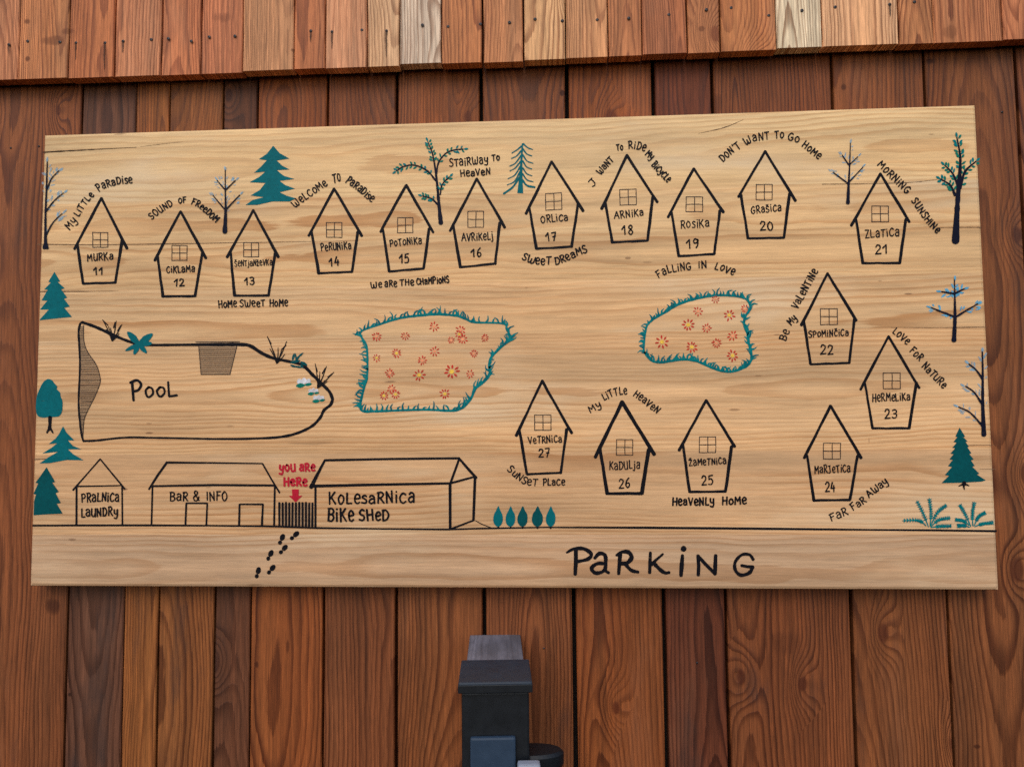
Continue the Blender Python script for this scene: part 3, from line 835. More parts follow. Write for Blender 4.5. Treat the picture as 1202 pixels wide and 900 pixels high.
def dabs(branches, n, size, parent, mat, spread=4.6, lift=0.00022):
    """loose strokes of pale blue brushed round the twigs"""
    ink = Ink(lift)
    for pts in branches:
        q = spline(pts, 6) if len(pts) > 2 else [(pts[0][0] + (pts[1][0] - pts[0][0]) * i / 8, pts[0][1] + (pts[1][1] - pts[0][1]) * i / 8) for i in range(9)]
        for _ in range(n):
            t = br.random() ** 0.7
            p = q[int(t * (len(q) - 1))]
            d = unit(q[-1][0] - q[0][0], q[-1][1] - q[0][1])
            side = br.choice((-1, 1))
            o = br.uniform(1.6, spread)
            x, y = p[0] - d[1] * side * o + d[0] * br.uniform(0, 3), p[1] + d[0] * side * o + d[1] * br.uniform(0, 3)
            a = math.atan2(d[1], d[0]) + side * br.uniform(0.3, 1.0)
            ink.leaf(x, y, size * br.uniform(0.6, 1.25), size * br.uniform(0.25, 0.5), a)
        for _ in range(2):      # the tip
            p = q[-1]; d = unit(q[-1][0] - q[-2][0], q[-1][1] - q[-2][1])
            ink.leaf(p[0] + d[0] * br.uniform(1.5, 4) + br.uniform(-1, 1), p[1] + d[1] * br.uniform(1.5, 4), size * 1.1, size * 0.45, math.atan2(d[1], d[0]))
    return ink.done("twig_dabs", mat, parent)


def bare_tree(trunk, tw, branches, bw, mat, dmat, n, size, label, spread=4.8, foot=None):
    ink = Ink(0.00105)
    ink.stroke(trunk, tw, smooth=True)
    for b_ in branches: ink.stroke(b_, bw, smooth=True)
    if foot: ink.fill(foot)
    o = ink.done("bare_tree_drawing", mat, sign, label)
    dabs(list(branches) + [trunk[len(trunk) // 2 - 1:][::-1] if trunk[0][1] > trunk[-1][1] else trunk[:len(trunk) // 2 + 1][::-1]], n, size, o, dmat, spread)
    return o


z = lambda pts: Zm(30, 150, 6, pts)
bare_tree(z([(155, 242), (150, 430), (143, 620), (143, 845)]), [1.2, 1.9, 2.2, 2.6, 4.0], [z([(155, 435), (185, 360), (237, 305)]), z([(150, 585), (205, 515), (270, 460)]), z([(148, 755), (195, 670), (260, 605)])], [1.9, 1.3, 1.0],
          M_NAVY, M_BLUE, 10, 5.5, "bare painted tree at the top left corner", foot=z([(122, 838), (148, 780), (166, 848), (160, 856), (125, 856)]))
z = lambda pts: Zm(230, 150, 6, pts)
bare_tree(z([(208, 300), (208, 440), (211, 580), (205, 735)]), [1.1, 1.4, 2.0, 3.6, 5.6], [z([(208, 440), (150, 372)]), z([(208, 442), (280, 372)]), z([(211, 585), (122, 478)]), z([(211, 580), (310, 475)])], [1.7, 1.2],
          M_NAVY, M_BLUE, 8, 4.5, "small bare painted tree beside cottage 13")
z = lambda pts: Zm(960, 150, 6, pts)
bare_tree(z([(228, 110), (222, 270), (215, 400), (210, 530)]), [1.0, 1.6, 2.6, 4.2], [z([(215, 262), (170, 195)]), z([(222, 262), (280, 205)]), z([(212, 395), (105, 315)]), z([(222, 380), (315, 280)])], [1.5, 1.1],
          M_NAVY, M_BLUE, 7, 4.5, "small bare painted tree beside cottage 21")
z = lambda pts: Zm(990, 310, 4.39, pts)
bare_tree(z([(570, 80), (572, 155), (573, 280), (568, 392)]), [1.1, 1.8, 3.2, 4.6, 5.4], [z([(572, 154), (505, 142)]), z([(572, 152), (620, 128)]), z([(572, 272), (510, 248), (450, 224)]), z([(572, 276), (630, 240), (690, 205)])], [2.6, 1.4],
          M_NAVY, M_BRIGHT, 9, 5.5, "bare painted tree with bright blue twigs by the right edge")
bare_tree(z([(714, 452), (716, 560), (716, 720), (722, 878)]), [1.6, 2.8, 4.0, 5.8], [z([(714, 590), (682, 545), (645, 514)]), z([(714, 722), (672, 660), (628, 628)]), z([(718, 836), (652, 765), (592, 735)])], [2.8, 1.9, 1.4],
          M_NAVY, M_BLUE, 9, 6, "bare painted tree cut by the right edge")

FIRS = [
    ("broad teal fir above cottage 13", M_TEAL, (230, 150, 6), [(545, 128), (590, 180), (658, 218), (570, 232), (610, 270), (660, 295), (570, 300), (620, 340), (695, 362), (590, 375), (630, 405), (698, 430), (590, 455), (640, 480), (705, 498), (660, 520), (540, 520), (430, 545), (350, 545), (400, 510), (480, 490), (385, 478), (450, 440), (490, 390), (380, 385), (450, 345), (490, 310), (410, 318), (460, 275), (500, 230), (445, 222), (500, 185)], None),
    ("teal fir on the left edge above the pool", M_TEAL, (30, 300, 6), [(205, 115), (245, 182), (228, 186), (277, 230), (252, 238), (295, 296), (272, 305), (313, 358), (275, 368), (328, 432), (215, 443), (98, 455), (165, 380), (103, 380), (155, 318), (115, 315), (158, 240), (133, 238), (180, 190), (162, 185)], None),
    ("spreading teal fir below the round tree", M_TEAL, (30, 430, 6), [(265, 420), (290, 465), (345, 520), (300, 520), (335, 558), (395, 582), (300, 583), (335, 615), (410, 660), (290, 658), (170, 680), (100, 682), (160, 640), (230, 600), (120, 612), (180, 575), (225, 540), (165, 545), (215, 505), (240, 470)], None),
    ("dark teal fir beside the laundry", M_DTEAL, (30, 520, 5.295), [(132, 148), (185, 240), (168, 245), (208, 302), (188, 310), (220, 370), (195, 376), (232, 437), (150, 440), (52, 447), (54, 362), (66, 318), (50, 315), (80, 250), (63, 245), (100, 195)], None),
    ("dark teal fir near the lower right corner", M_DTEAL, (1040, 480, 5.63), [(485, 122), (522, 182), (508, 184), (537, 212), (525, 217), (546, 247), (538, 253), (562, 290), (550, 297), (578, 332), (560, 338), (585, 375), (570, 380), (615, 426), (600, 432), (658, 470), (630, 478), (500, 486), (365, 488), (415, 440), (388, 434), (435, 382), (408, 376), (440, 335), (418, 331), (445, 298), (425, 293), (455, 258), (437, 255), (465, 222), (445, 216), (470, 185), (457, 181)],
     [[(515, 485), (512, 512), (517, 530)], [(515, 492), (478, 508)], [(515, 492), (548, 506)]]),
]
for (lab, mat, (ox, oy, k_), pts, roots) in FIRS:
    ink = Ink(0.0005)
    ink.fill(Zm(ox, oy, k_, pts))
    o = ink.done("fir_drawing", mat, sign, lab)
    if roots:
        ink = Ink(0.0007)
        for q in roots: ink.stroke(Zm(ox, oy, k_, q), [4.4, 1.2] if len(q) > 2 else [3.0, 1.0])
        ink.done("root_drawing", M_BLACK, o)

# round tree on the left edge
z = lambda pts: Zm(30, 430, 6, pts)
ink = Ink(0.0005)
ink.fill(spline(z([(165, 88), (190, 98), (203, 118), (224, 140), (222, 160), (246, 185), (248, 210), (262, 245), (262, 285), (258, 318), (240, 348), (205, 355), (165, 356), (120, 360), (86, 346), (74, 300), (76, 250), (80, 212), (92, 178), (104, 150), (120, 120), (140, 98)]), 3, True)[:-1])
o = ink.done("round_tree_drawing", M_TEAL, sign, "round teal tree on the left edge")
ink = Ink(0.0005)
ink.stroke(z([(174, 358), (173, 410), (171, 440)]), [4.2, 3.6, 4.6])
ink.stroke(z([(170, 432), (152, 466)]), [3.4, 1.8]); ink.stroke(z([(174, 432), (194, 466)]), [3.4, 1.8])
ink.done("trunk_drawing", M_BLACK, o)

# fir drawn in single strokes
z = lambda pts: Zm(590, 150, 6, pts)
ink = Ink(0.0004)
ink.stroke(z([(140, 112), (132, 230), (128, 350), (124, 462)]), [1.6, 2.6, 4.2, 6.4], cap=False)
for q in ([(132, 132), (100, 158), (65, 180)], [(132, 162), (98, 200), (62, 218)], [(130, 195), (90, 250), (50, 272)], [(128, 235), (88, 285), (50, 306)], [(124, 275), (85, 335), (38, 360)], [(122, 312), (82, 380), (32, 404)], [(118, 350), (70, 420), (8, 465)],
          [(145, 114), (178, 142), (212, 155)], [(142, 150), (170, 185), (206, 200)], [(140, 190), (172, 235), (214, 252)], [(142, 235), (168, 276), (206, 292)], [(142, 285), (170, 325), (208, 340)], [(140, 325), (172, 368), (215, 382)], [(140, 370), (172, 408), (226, 420)]):
    ink.stroke(z(q), [2.0, 1.5, 1.1] if q[-1][1] < 410 else [2.4, 2.2, 2.4], smooth=True)
ink.done("stroke_fir_drawing", M_TEAL, sign, "teal fir drawn with thin strokes beside cottage 17")


# leafy trees
def leafy(z_, trunk, tw, branches, leaves_at, label, ls=(4.8, 2.2), mats=None):
    ink = Ink(0.0006)
    ink.stroke(z_(trunk), tw, smooth=True)
    for b_, bw in branches: ink.stroke(z_(b_), bw, smooth=True)
    o = ink.done("leafy_tree_drawing", M_NAVY, sign, label)
    ink = Ink(0.0003)
    for (pts, n, t0, off) in leaves_at:
        q = spline(z_(pts), 8)
        for i in range(n):
            for side in (-1, 1):
                t = t0 + (1 - t0) * (i + 0.5 + 0.2 * side * (i % 2)) / n
                j = min(len(q) - 2, int(t * (len(q) - 1)))
                d = unit(q[j + 1][0] - q[j][0], q[j + 1][1] - q[j][1])
                a = math.atan2(d[1], d[0]) + side * br.uniform(0.65, 0.95)
                ln = ls[0] * br.uniform(0.8, 1.15)
                cx = q[j][0] + math.cos(a) * (off + 0.4 + ln * 0.5) ; cy = q[j][1] + math.sin(a) * (off + 0.4 + ln * 0.5)
                ink.leaf(cx, cy, ln, ls[1] * br.uniform(0.85, 1.2), a, mi=br.choice((0, 0, 1)))
        p, d = q[-1], unit(q[-1][0] - q[-3][0], q[-1][1] - q[-3][1])
        ink.leaf(p[0] + d[0] * 3.2, p[1] + d[1] * 3.2, ls[0] * 1.15, ls[1] * 1.1, math.atan2(d[1], d[0]), mi=1)
    ink.done("leaf_cluster", mats or [M_GREEN, M_GRASS], o)
    return o


z = lambda pts: Zm(430, 150, 6, pts)
B1 = [(490, 375), (430, 305), (340, 265), (262, 275), (213, 305)]
B2 = [(492, 335), (510, 245), (560, 182), (620, 158), (684, 152)]
B3 = [(521, 470), (535, 400), (585, 348)]
B4 = [(505, 545), (462, 502), (398, 482)]
TK = [(525, 672), (512, 545), (496, 370), (470, 200), (434, 100)]
leafy(z, TK, [5.6, 3.6, 2.8, 2.0, 1.2], [(B1, [2.2, 1.8, 1.5]), (B2, [2.2, 1.6, 1.4]), (B3, [2.0, 1.4]), (B4, [2.4, 1.4])],
      [(B1, 9, 0.12, .9), (B2, 6, 0.2, 1.), (B3, 4, 0.1, .8), (B4, 4, 0.35, .8), (TK[2:], 6, 0.32, 1.)], "leafy painted tree beside cottage 15", (4.6, 2.3))
z = lambda pts: Zm(960, 150, 6, pts)
B1 = [(1000, 425), (1035, 310), (1112, 238)]
B2 = [(985, 405), (945, 320), (892, 266)]
B3 = [(965, 475), (930, 405), (862, 362)]
TK = [(968, 800), (978, 600), (990, 420), (1002, 220), (978, 70)]
leafy(z, TK, [9.4, 6.6, 5.6, 5.0, 2.8, 1.6], [(B1, [4.2, 3.0, 1.6]), (B2, [3.4, 2.2, 1.3]), (B3, [3.4, 2.2, 1.4])],
      [(B1, 6, 0.02, 1.6), (B2, 5, 0.15, 1.2), (B3, 5, 0.12, 1.3), (TK[2:], 8, 0.28, 1.8)], "dark trunked leafy tree in the top right corner", (5.2, 2.7))

# five little cypresses
z = lambda pts: Zm(510, 520, 6, pts)
for (cx, wd) in ((448, 68), (535, 68), (620, 72), (725, 78), (818, 68)):
    ink = Ink(0.0005)
    bulge = br.uniform(-4, 4)
    ink.fill(spline(z([(cx + 2, 442), (cx + wd * .24, 474), (cx + wd * .44, 500 + bulge), (cx + wd * .50, 530), (cx + wd * .42, 562), (cx + wd * .2, 582), (cx, 586), (cx - wd * .22, 582), (cx - wd * .46, 558), (cx - wd * .50, 528), (cx - wd * .40, 498 - bulge), (cx - wd * .22, 476)]), 3, True)[:-1])
    o = ink.done("cypress_drawing", br.choice((M_TEAL, M_TEAL, M_DTEAL)), sign)
    ink = Ink(0.0004)
    ink.stroke(z([(cx + 2, 578), (cx, 598)]), 2.2)
    ink.done("trunk_drawing", M_BLACK, o)

# ferns in the lower right corner
z = lambda pts: Zm(1040, 480, 5.63, pts)
for fronds in ([[(280, 778), (245, 690), (203, 605)], [(290, 770), (296, 680), (284, 588)], [(292, 770), (340, 680), (398, 632)], [(262, 768), (215, 735), (108, 735)], [(295, 775), (350, 730), (422, 718)], [(295, 780), (360, 772), (430, 770)]],
               [[(560, 775), (520, 690), (485, 630)], [(572, 770), (570, 690), (582, 612)], [(580, 770), (610, 710), (655, 682)], [(548, 765), (510, 738), (455, 730)], [(585, 775), (640, 756), (708, 748)], [(550, 778), (510, 768), (470, 770)]]):
    ink = Ink(0.0004)
    for q in fronds:
        c = spline(z(q), 6)
        ink.stroke(c, [1.2, 1.8, 1.2])
        for j in range(3, len(c) - 1):
            d = unit(c[j + 1][0] - c[j - 1][0], c[j + 1][1] - c[j - 1][1])
            for s_ in (-1, 1):
                a = math.atan2(d[1], d[0]) + s_ * 0.9
                ink.leaf(c[j][0] + math.cos(a) * 1.3, c[j][1] + math.sin(a) * 1.3, 3.6 * br.uniform(.8, 1.2), 1.6, a, mi=br.choice((0, 1)))
    ink.done("fern_drawing", [M_GRASS, M_TEAL], sign)

# ---------------------------------------------------------------- the pool
POOL = [(96.7, 378.3), (113, 384), (133.3, 393.3), (151.7, 400.8), (165, 404.2), (180, 405), (220, 404.6), (260, 404.4), (285, 404.4), (294.7, 406.4), (307, 414.2), (321, 420.4), (339.8, 424.3), (355.3, 428.6), (367.8, 440.7), (377, 449.5), (387, 460), (390.6, 468.7), (388, 475), (380.2, 481.5), (375.6, 490.5), (363, 502),
        (336.7, 511.5), (297.8, 514.6), (251, 515), (220, 514.3), (180, 513.6), (146.7, 513.3), (113, 516.9), (98, 517.4), (96, 510), (94.2, 496.7), (92.5, 471.7), (94, 430), (93.3, 406.7), (92.5, 390), (94.2, 380.5), (96.7, 378.3)]
ink = Ink(0.0004)
c = spline(POOL[:18], 5); ink.stroke(c, [3.4, 3.8, 3.2, 3.0, 3.2, 4.2, 4.2, 3.4, 3.8, 3.8])
c = spline(POOL[17:30], 5); ink.stroke(c, [3.6, 3.2, 2.4, 2.2, 2.4, 2.6])
c = spline(POOL[29:], 5); ink.stroke(c, [2.4, 2.4, 2.2, 2.8])
pool = ink.done("pool_drawing", M_BLACK, sign, "painted outline of the swimming pool")
edge = [(98.3, 381.7), (98.7, 400), (103.3, 413.3), (113.3, 428.3), (117.5, 441.7), (117.5, 450), (111.7, 465), (103.3, 481.7), (99, 493), (97.5, 513)]
ink = Ink(0.00025)
e = spline(edge, 5)
left = [(94.4, y) for y in (505, 470, 430, 400, 383)]
ink.fill(e + left)
ink.done("shallow_end_wash", M_WASH, pool)
ink = Ink(0.0006)
ink.stroke(e, 1.0)
y = 384.0
while y < 508:
    xr = min((math.dist((0, y), (0, p[1])), p[0]) for p in e)[1]
    if xr - 94 > 1.5:
        ink.stroke([(94.2, y + br.uniform(-.4, .4)), (xr, y + br.uniform(-.5, .5))], 0.55)
    y += 2.1
ink.done("shallow_end_hatching", M_THIN, pool)
z = lambda pts: Zm(220, 380, 6.428, pts)
ink = Ink(0.00025)
ink.fill(z([(62, 134), (395, 134), (374, 175), (322, 382), (104, 382), (86, 175)]))
deck = ink.done("deck_drawing", M_WASH, pool)
ink = Ink(0.0006)
for q in ([(86, 170), (104, 382)], [(374, 170), (322, 382)], [(104, 382), (322, 382)], [(64, 137), (395, 135)]):
    ink.stroke(z(q), 0.9)
for k_ in range(14):
    yy = 182 + k_ * 15
    t = (yy - 170) / 212
    ink.stroke(z([(86 + 18 * t + 2, yy + br.uniform(-2, 2)), (374 - 52 * t - 2, yy + br.uniform(-2, 2))]), 0.62)
ink.done("deck_hatching", M_THIN, deck)
lettering([("P", [(155.5, 469.5), (168, 468)], 21.5, 3.0), ("oo", [(170, 467), (195, 465)], 15, 2.6), ("L", [(197.5, 466.4), (208, 465)], 16, 2.6)], pool)


def reeds(z_, root, stems, parent):
    ink = Ink(0.0007)
    for (tip, head, b0, b1) in stems:
        ink.stroke(z_([root, ((root[0] + tip[0]) / 2 + 4, (root[1] + tip[1]) / 2), tip]), [1.6, 1.2, 0.8], smooth=True)
        if head: ink.stroke(z_([b0, b1]), [1.4, 3.3, 1.5])
    return ink.done("reed_drawing", M_BLACK, parent)


z = lambda pts: Zm(30, 300, 6, pts)
reeds(z, (612, 600), [((545, 452), 1, (550, 460), (580, 490)), ((640, 460), 1, (632, 470), (622, 508)), ((680, 485), 1, (672, 495), (650, 530)), ((585, 500), 0, 0, 0), ((660, 550), 0, 0, 0), ((570, 520), 0, 0, 0), ((600, 510), 0, 0, 0)], pool)
z = lambda pts: Zm(220, 380, 6.428, pts)
reeds(z, (675, 298), [((604, 95), 1, (608, 106), (632, 150)), ((750, 132), 1, (745, 160), (718, 190)), ((685, 180), 0, 0, 0), ((622, 185), 0, 0, 0), ((735, 230), 0, 0, 0), ((715, 185), 0, 0, 0), ((650, 205), 0, 0, 0)], pool)
reeds(z, (985, 482), [((965, 300), 1, (968, 318), (980, 360)), ((1050, 320), 1, (1042, 335), (1018, 375)), ((1105, 365), 1, (1095, 375), (1060, 402)), ((1000, 360), 0, 0, 0), ((1055, 435), 0, 0, 0), ((1040, 425), 0, 0, 0)], pool)
z = lambda pts: Zm(30, 300, 6, pts)
ink = Ink(0.0008)
for (a, b_, wd) in (((800, 622), (722, 540), 50), ((800, 622), (893, 553), 50), ((800, 620), (890, 618), 40), ((800, 622), (708, 668), 30), ((800, 622), (766, 694), 36), ((800, 622), (852, 684), 36)):
    p, q = z([a])[0], z([b_])[0]
    ink.leaf((p[0] + q[0]) / 2, (p[1] + q[1]) / 2, math.dist(p, q) * 1.1, wd / 6, math.atan2(q[1] - p[1], q[0] - p[0]))
ink.done("agave_drawing", M_TEAL, pool)
z = lambda pts: Zm(220, 380, 6.428, pts)
ink = Ink(0.0008)
for (x, y, ln, wd, a) in ((800, 250, 60, 18, -1.3), (830, 262, 70, 18, -.9), (815, 285, 80, 22, -.2), (855, 235, 55, 14, -.7), (880, 300, 60, 24, .5), (800, 318, 50, 18, .3), (838, 325, 55, 16, .2), (865, 320, 40, 16, .9), (818, 245, 50, 12, -1.7)):
    p = z([(x, y)])[0]
    ink.leaf(p[0], p[1], ln / 6.4, wd / 6.4, a)
ink.done("bush_drawing", M_DTEAL, pool)
for (cx, cy, s_) in ((880, 455, 1.02), (952, 520, .74), (992, 575, .82)):
    ink = Ink(0.0006)
    for dx in (-32, 0, 30): ink.leaf(*z([(cx + dx * s_, cy - 18 * s_ - (6 if dx == 0 else 0))])[0], 7.4 * s_, 6.6 * s_, -1.4 + dx * .012, mi=1)
    ink.leaf(*z([(cx - 26 * s_, cy + 10 * s_)])[0], 10.5 * s_, 5.4 * s_, -.1)
    ink.leaf(*z([(cx + 32 * s_, cy + 2 * s_)])[0], 8.4 * s_, 3.6 * s_, -.2)
    ink.done("water_lily_drawing", [M_GREEN, M_WHITE], pool)


# ---------------------------------------------------------------- flower beds
def bed(z_, k_, outline, flowers, parent_label, blade, gseed):
    g = random.Random(gseed)
    ink = Ink(0.0003)
    c = spline(z_(outline), 5, True)
    cx, cy = sum(p[0] for p in c) / len(c), sum(p[1] for p in c) / len(c)
    ink.stroke(c, [2.3, 3.2, 2.2, 3.4, 2.5, 3.0, 2.2])
    L = 0.0
    for j in range(1, len(c)):
        L += math.dist(c[j], c[j - 1])
        if L < 1.75: continue
        L = g.uniform(-0.7, 0.5)
        d = unit(c[j][0] - c[j - 1][0], c[j][1] - c[j - 1][1])
        horiz = abs(d[0]) > 0.55
        out = (c[j][0] - cx, c[j][1] - cy)
        if horiz: a = -math.pi / 2 + g.uniform(-.45, .6)
        else: a = (math.pi + g.uniform(-.1, .6) if out[0] < 0 else g.choice((-0.6, -0.9, -2.4, -1.2)) + g.uniform(-.3, .3))
        ln = blade * g.uniform(0.55, 1.25)
        p = c[j]
        bend = g.uniform(-.5, .5)
        q = [p, (p[0] + math.cos(a) * ln * .55, p[1] + math.sin(a) * ln * .55), (p[0] + math.cos(a + bend) * ln, p[1] + math.sin(a + bend) * ln)]
        ink.stroke(q, [2.7, 1.9, 0.6], smooth=True, mi=g.choice((0, 0, 1)))
    o = ink.done("flower_bed_drawing", [M_GRASS, M_TEAL], sign, parent_label)
    for (x, y, r_, yel) in flowers:
        p = z_([(x, y)])[0]; rr = r_ * 1.06 / k_
        ink = Ink(0.0005)
        n = g.choice((8, 9, 9, 10))
        ph = g.uniform(0, 6)
        for i in range(n):
            a = ph + 2 * math.pi * i / n + g.uniform(-.12, .12)
            ra = rr * g.uniform(.85, 1.1)
            ink.leaf(p[0] + math.cos(a) * ra * .76, p[1] + math.sin(a) * ra * .76, ra * .62, max(1.25, rr * .30), a, mi=0)
        ink.leaf(p[0], p[1], rr * .66, rr * .60, 0, mi=1, pointed=False)
        ink.done("flower_drawing", [M_PETAL, M_YELLOW if yel else M_PINK], o)
    return o


bed(lambda pts: Zm(400, 345, 5.464, pts), 5.464,
    [(135, 238), (250, 195), (380, 155), (520, 137), (620, 130), (740, 140), (800, 160), (860, 182), (1040, 190), (1065, 230), (1092, 288), (1040, 330), (970, 400), (952, 450), (955, 505), (930, 550), (860, 610), (840, 660), (790, 722), (720, 748), (560, 742), (400, 745), (230, 752), (140, 750), (128, 700), (150, 600), (168, 540), (172, 440), (165, 330), (135, 280)],
    [(230, 272, 28, 0), (415, 270, 26, 0), (598, 210, 30, 0), (770, 232, 30, 0), (760, 258, 25, 1), (783, 290, 30, 0), (708, 297, 22, 0), (925, 282, 25, 0), (358, 380, 28, 1), (230, 410, 24, 1), (602, 368, 29, 0), (523, 427, 28, 0), (855, 382, 25, 0), (315, 508, 28, 0),
     (503, 520, 36, 1), (712, 498, 44, 1), (830, 513, 27, 0), (325, 608, 26, 0), (277, 652, 28, 1), (352, 643, 29, 1), (668, 640, 31, 1)], "large painted flower bed with a grass rim", 8.5, 3)
bed(lambda pts: Zm(740, 330, 7.5, pts), 7.5,
    [(130, 460), (150, 385), (210, 330), (320, 265), (400, 215), (500, 175), (620, 145), (760, 125), (900, 130), (1000, 150), (1045, 190), (1050, 250), (1012, 310), (1000, 380), (1030, 460), (1040, 540), (1062, 620), (1060, 700), (1010, 755), (900, 795), (800, 790), (700, 755), (600, 710), (500, 690), (400, 695), (270, 715), (190, 700), (140, 650), (118, 600), (122, 530)],
    [(748, 160, 36, 0), (595, 265, 40, 0), (870, 300, 47, 1), (1010, 245, 36, 0), (508, 385, 52, 1), (672, 412, 38, 0), (278, 535, 52, 1), (540, 580, 48, 1), (757, 548, 40, 0), (900, 482, 44, 0), (898, 655, 48, 1)], "small painted flower bed with a grass rim", 7.5, 8)

# ---------------------------------------------------------------- entrance row: laundry, bar, gate, bike shed, ground line, car park
ink = Ink(0.0004)
ink.stroke([(39, 616.5), (110, 616.2), (178, 616.2), (250, 616.6), (322, 617.4), (370, 619.2), (450, 620.4), (528, 621)], [2.6, 2.4, 2.4, 2.0, 2.4, 2.4, 2.0, 2.4])
ink.stroke([(528, 621), (560, 620), (640, 618.6), (760, 619), (900, 620.2), (1020, 621.4), (1100, 622), (1169, 623)], [2.2, 1.8, 2.6, 2.6, 2.4, 2.4, 2.6])
ink.done("ground_line_drawing", M_BLACK, sign)


def lines(segs, name, label, lift=0.0005, parent=None):
    ink = Ink(lift)
    for (q, wd) in segs: ink.stroke(q, wd)
    return ink.done(name, M_BLACK, parent or sign, label)


o = lines([([(86, 574.8), (102, 556.5), (117.8, 538.5), (132, 555.8), (146.5, 573.3)], [2.2, 1.8, 2.0]), ([(90.4, 570.6), (143.3, 569.5)], 1.7), ([(90.1, 571), (90, 616)], [2.0, 2.4]), ([(143.5, 570), (143.9, 616)], 1.9)],
          "laundry_drawing", "painted laundry house")
lettering([("PRaLNiCa", [(95.7, 589), (140.3, 588)], 10.6, 1.7), ("LaUNDRy", [(95.4, 606.4), (139, 605)], 10.4, 1.7)], o)
o = lines([([(175, 573.9), (185, 558), (196, 542.6), (250, 543), (308.2, 543.8), (318, 561), (328.3, 577.9)], [2.2, 2.8, 2.4, 1.8, 2.0, 2.2]), ([(180, 570.2), (250, 569), (322.7, 569.5)], [2.2, 2.8, 2.6]), ([(179.2, 571), (178, 616)], 2.0), ([(322.7, 570), (321.9, 617)], 2.4)],
          "bar_drawing", "painted bar and information building")
for q in ([(217.9, 614.8), (218.9, 590.3), (243.5, 590.3), (242.4, 615.8)], [(280.8, 615.8), (281.4, 591.5), (308.8, 591.5), (307.6, 615.8)]):
    lines([(q, [2.2, 2.0, 2.4])], "door_drawing", None, 0.0007, o)
lettering([("BaR", [(199, 587.5), (221, 587.5)], 10.6, 1.7), ("&", [(227, 587.5), (234.3, 587.5)], 11.4, 1.7), ("INFO", [(242.3, 587), (267.4, 586.8)], 10.2, 1.6)], o)
ink = Ink(0.0004)
ink.fill([(327.4, 590.4), (368, 589.6), (368.4, 617.6), (326.6, 617)], 1)
for i in range(11):
    x = 328 + i * 3.9
    ink.stroke([(x, 590 + br.uniform(-.6, .6)), (x + br.uniform(-.3, .3), 617.4)], 2.5)
ink.done("gate_drawing", [M_BLACK, M_WASH], sign, "painted gate of upright bars")
ink = Ink(0.0008)
ink.fill([(342.8, 573.9), (351, 573.9), (350.6, 581.6), (355.2, 581.2), (347.2, 589.2), (339.2, 581.4), (343.4, 581.6)])
ink.done("arrow_drawing", M_RED, sign, "red arrow pointing at the gate")
o = lettering([("yoU", [(327.5, 553), (347.5, 552.8)], 9.4, 2.3), ("aRe", [(351.4, 552.8), (370, 552.6)], 9.4, 2.3), ("HeRe", [(333, 570), (361, 569.6)], 9.4, 2.5)], sign, "marker_lettering", M_RED, 0.0008)
o['label'] = "red lettering reading you are here"
o = lines([([(381.3, 540), (460, 538.4), (539.2, 537.6)], [2.8, 2.4, 2.6]), ([(381.3, 540.2), (373, 556), (365.2, 571.6)], [2.6, 3.6, 5.6]), ([(367.5, 570.2), (450, 568.4), (528.3, 567)], [3.2, 3.0, 2.6]), ([(539.2, 538), (528.7, 567)], 2.8),
           ([(539.2, 538), (549, 549.5), (559, 560.5)], [2.8, 3.0, 3.4]), ([(528.3, 567), (541, 563.6), (556.5, 559.4)], 2.4), ([(370.4, 571.7), (370.4, 619)], 2.4), ([(528.3, 567.5), (528.5, 620.5)], [3.2, 4.0, 3.6]), ([(557.6, 561), (555.8, 610.2)], [3.0, 3.6, 3.4]),
           ([(530, 620.2), (555.8, 610.4)], 2.2), ([(558.3, 610.8), (566, 615), (576, 618.9)], 1.0)], "bike_shed_drawing", "painted bike shed")
lettering([("KoLesaRNiCa", [(386, 591), (487, 589.8)], 13.2, 2.3), ("BiKe", [(384.4, 611.5), (415.8, 611.2)], 14.4, 2.4), ("SHeD", [(421.7, 610.8), (457, 610)], 12, 2.4)], o)

z = lambda pts: Zm(160, 520, 5.008, pts)
for (x, y, a) in ((932, 541, -0.75), (855, 562, -1.15), (866, 622, -0.85), (787, 656, -1.1), (795, 740, -0.9), (715, 758, -1.3)):
    c = z([(x, y)])[0]
    ink = Ink(0.0005)
    ca, sa = math.cos(a), math.sin(a)
    ink.leaf(c[0] + ca * 2.2, c[1] + sa * 2.2, 8.6, 6.0, a, pointed=False)
    ink.leaf(c[0] - ca * 4.6, c[1] - sa * 4.6, 5.2, 4.8, a, pointed=False)
    ink.done("footprint_drawing", M_BLACK, sign)

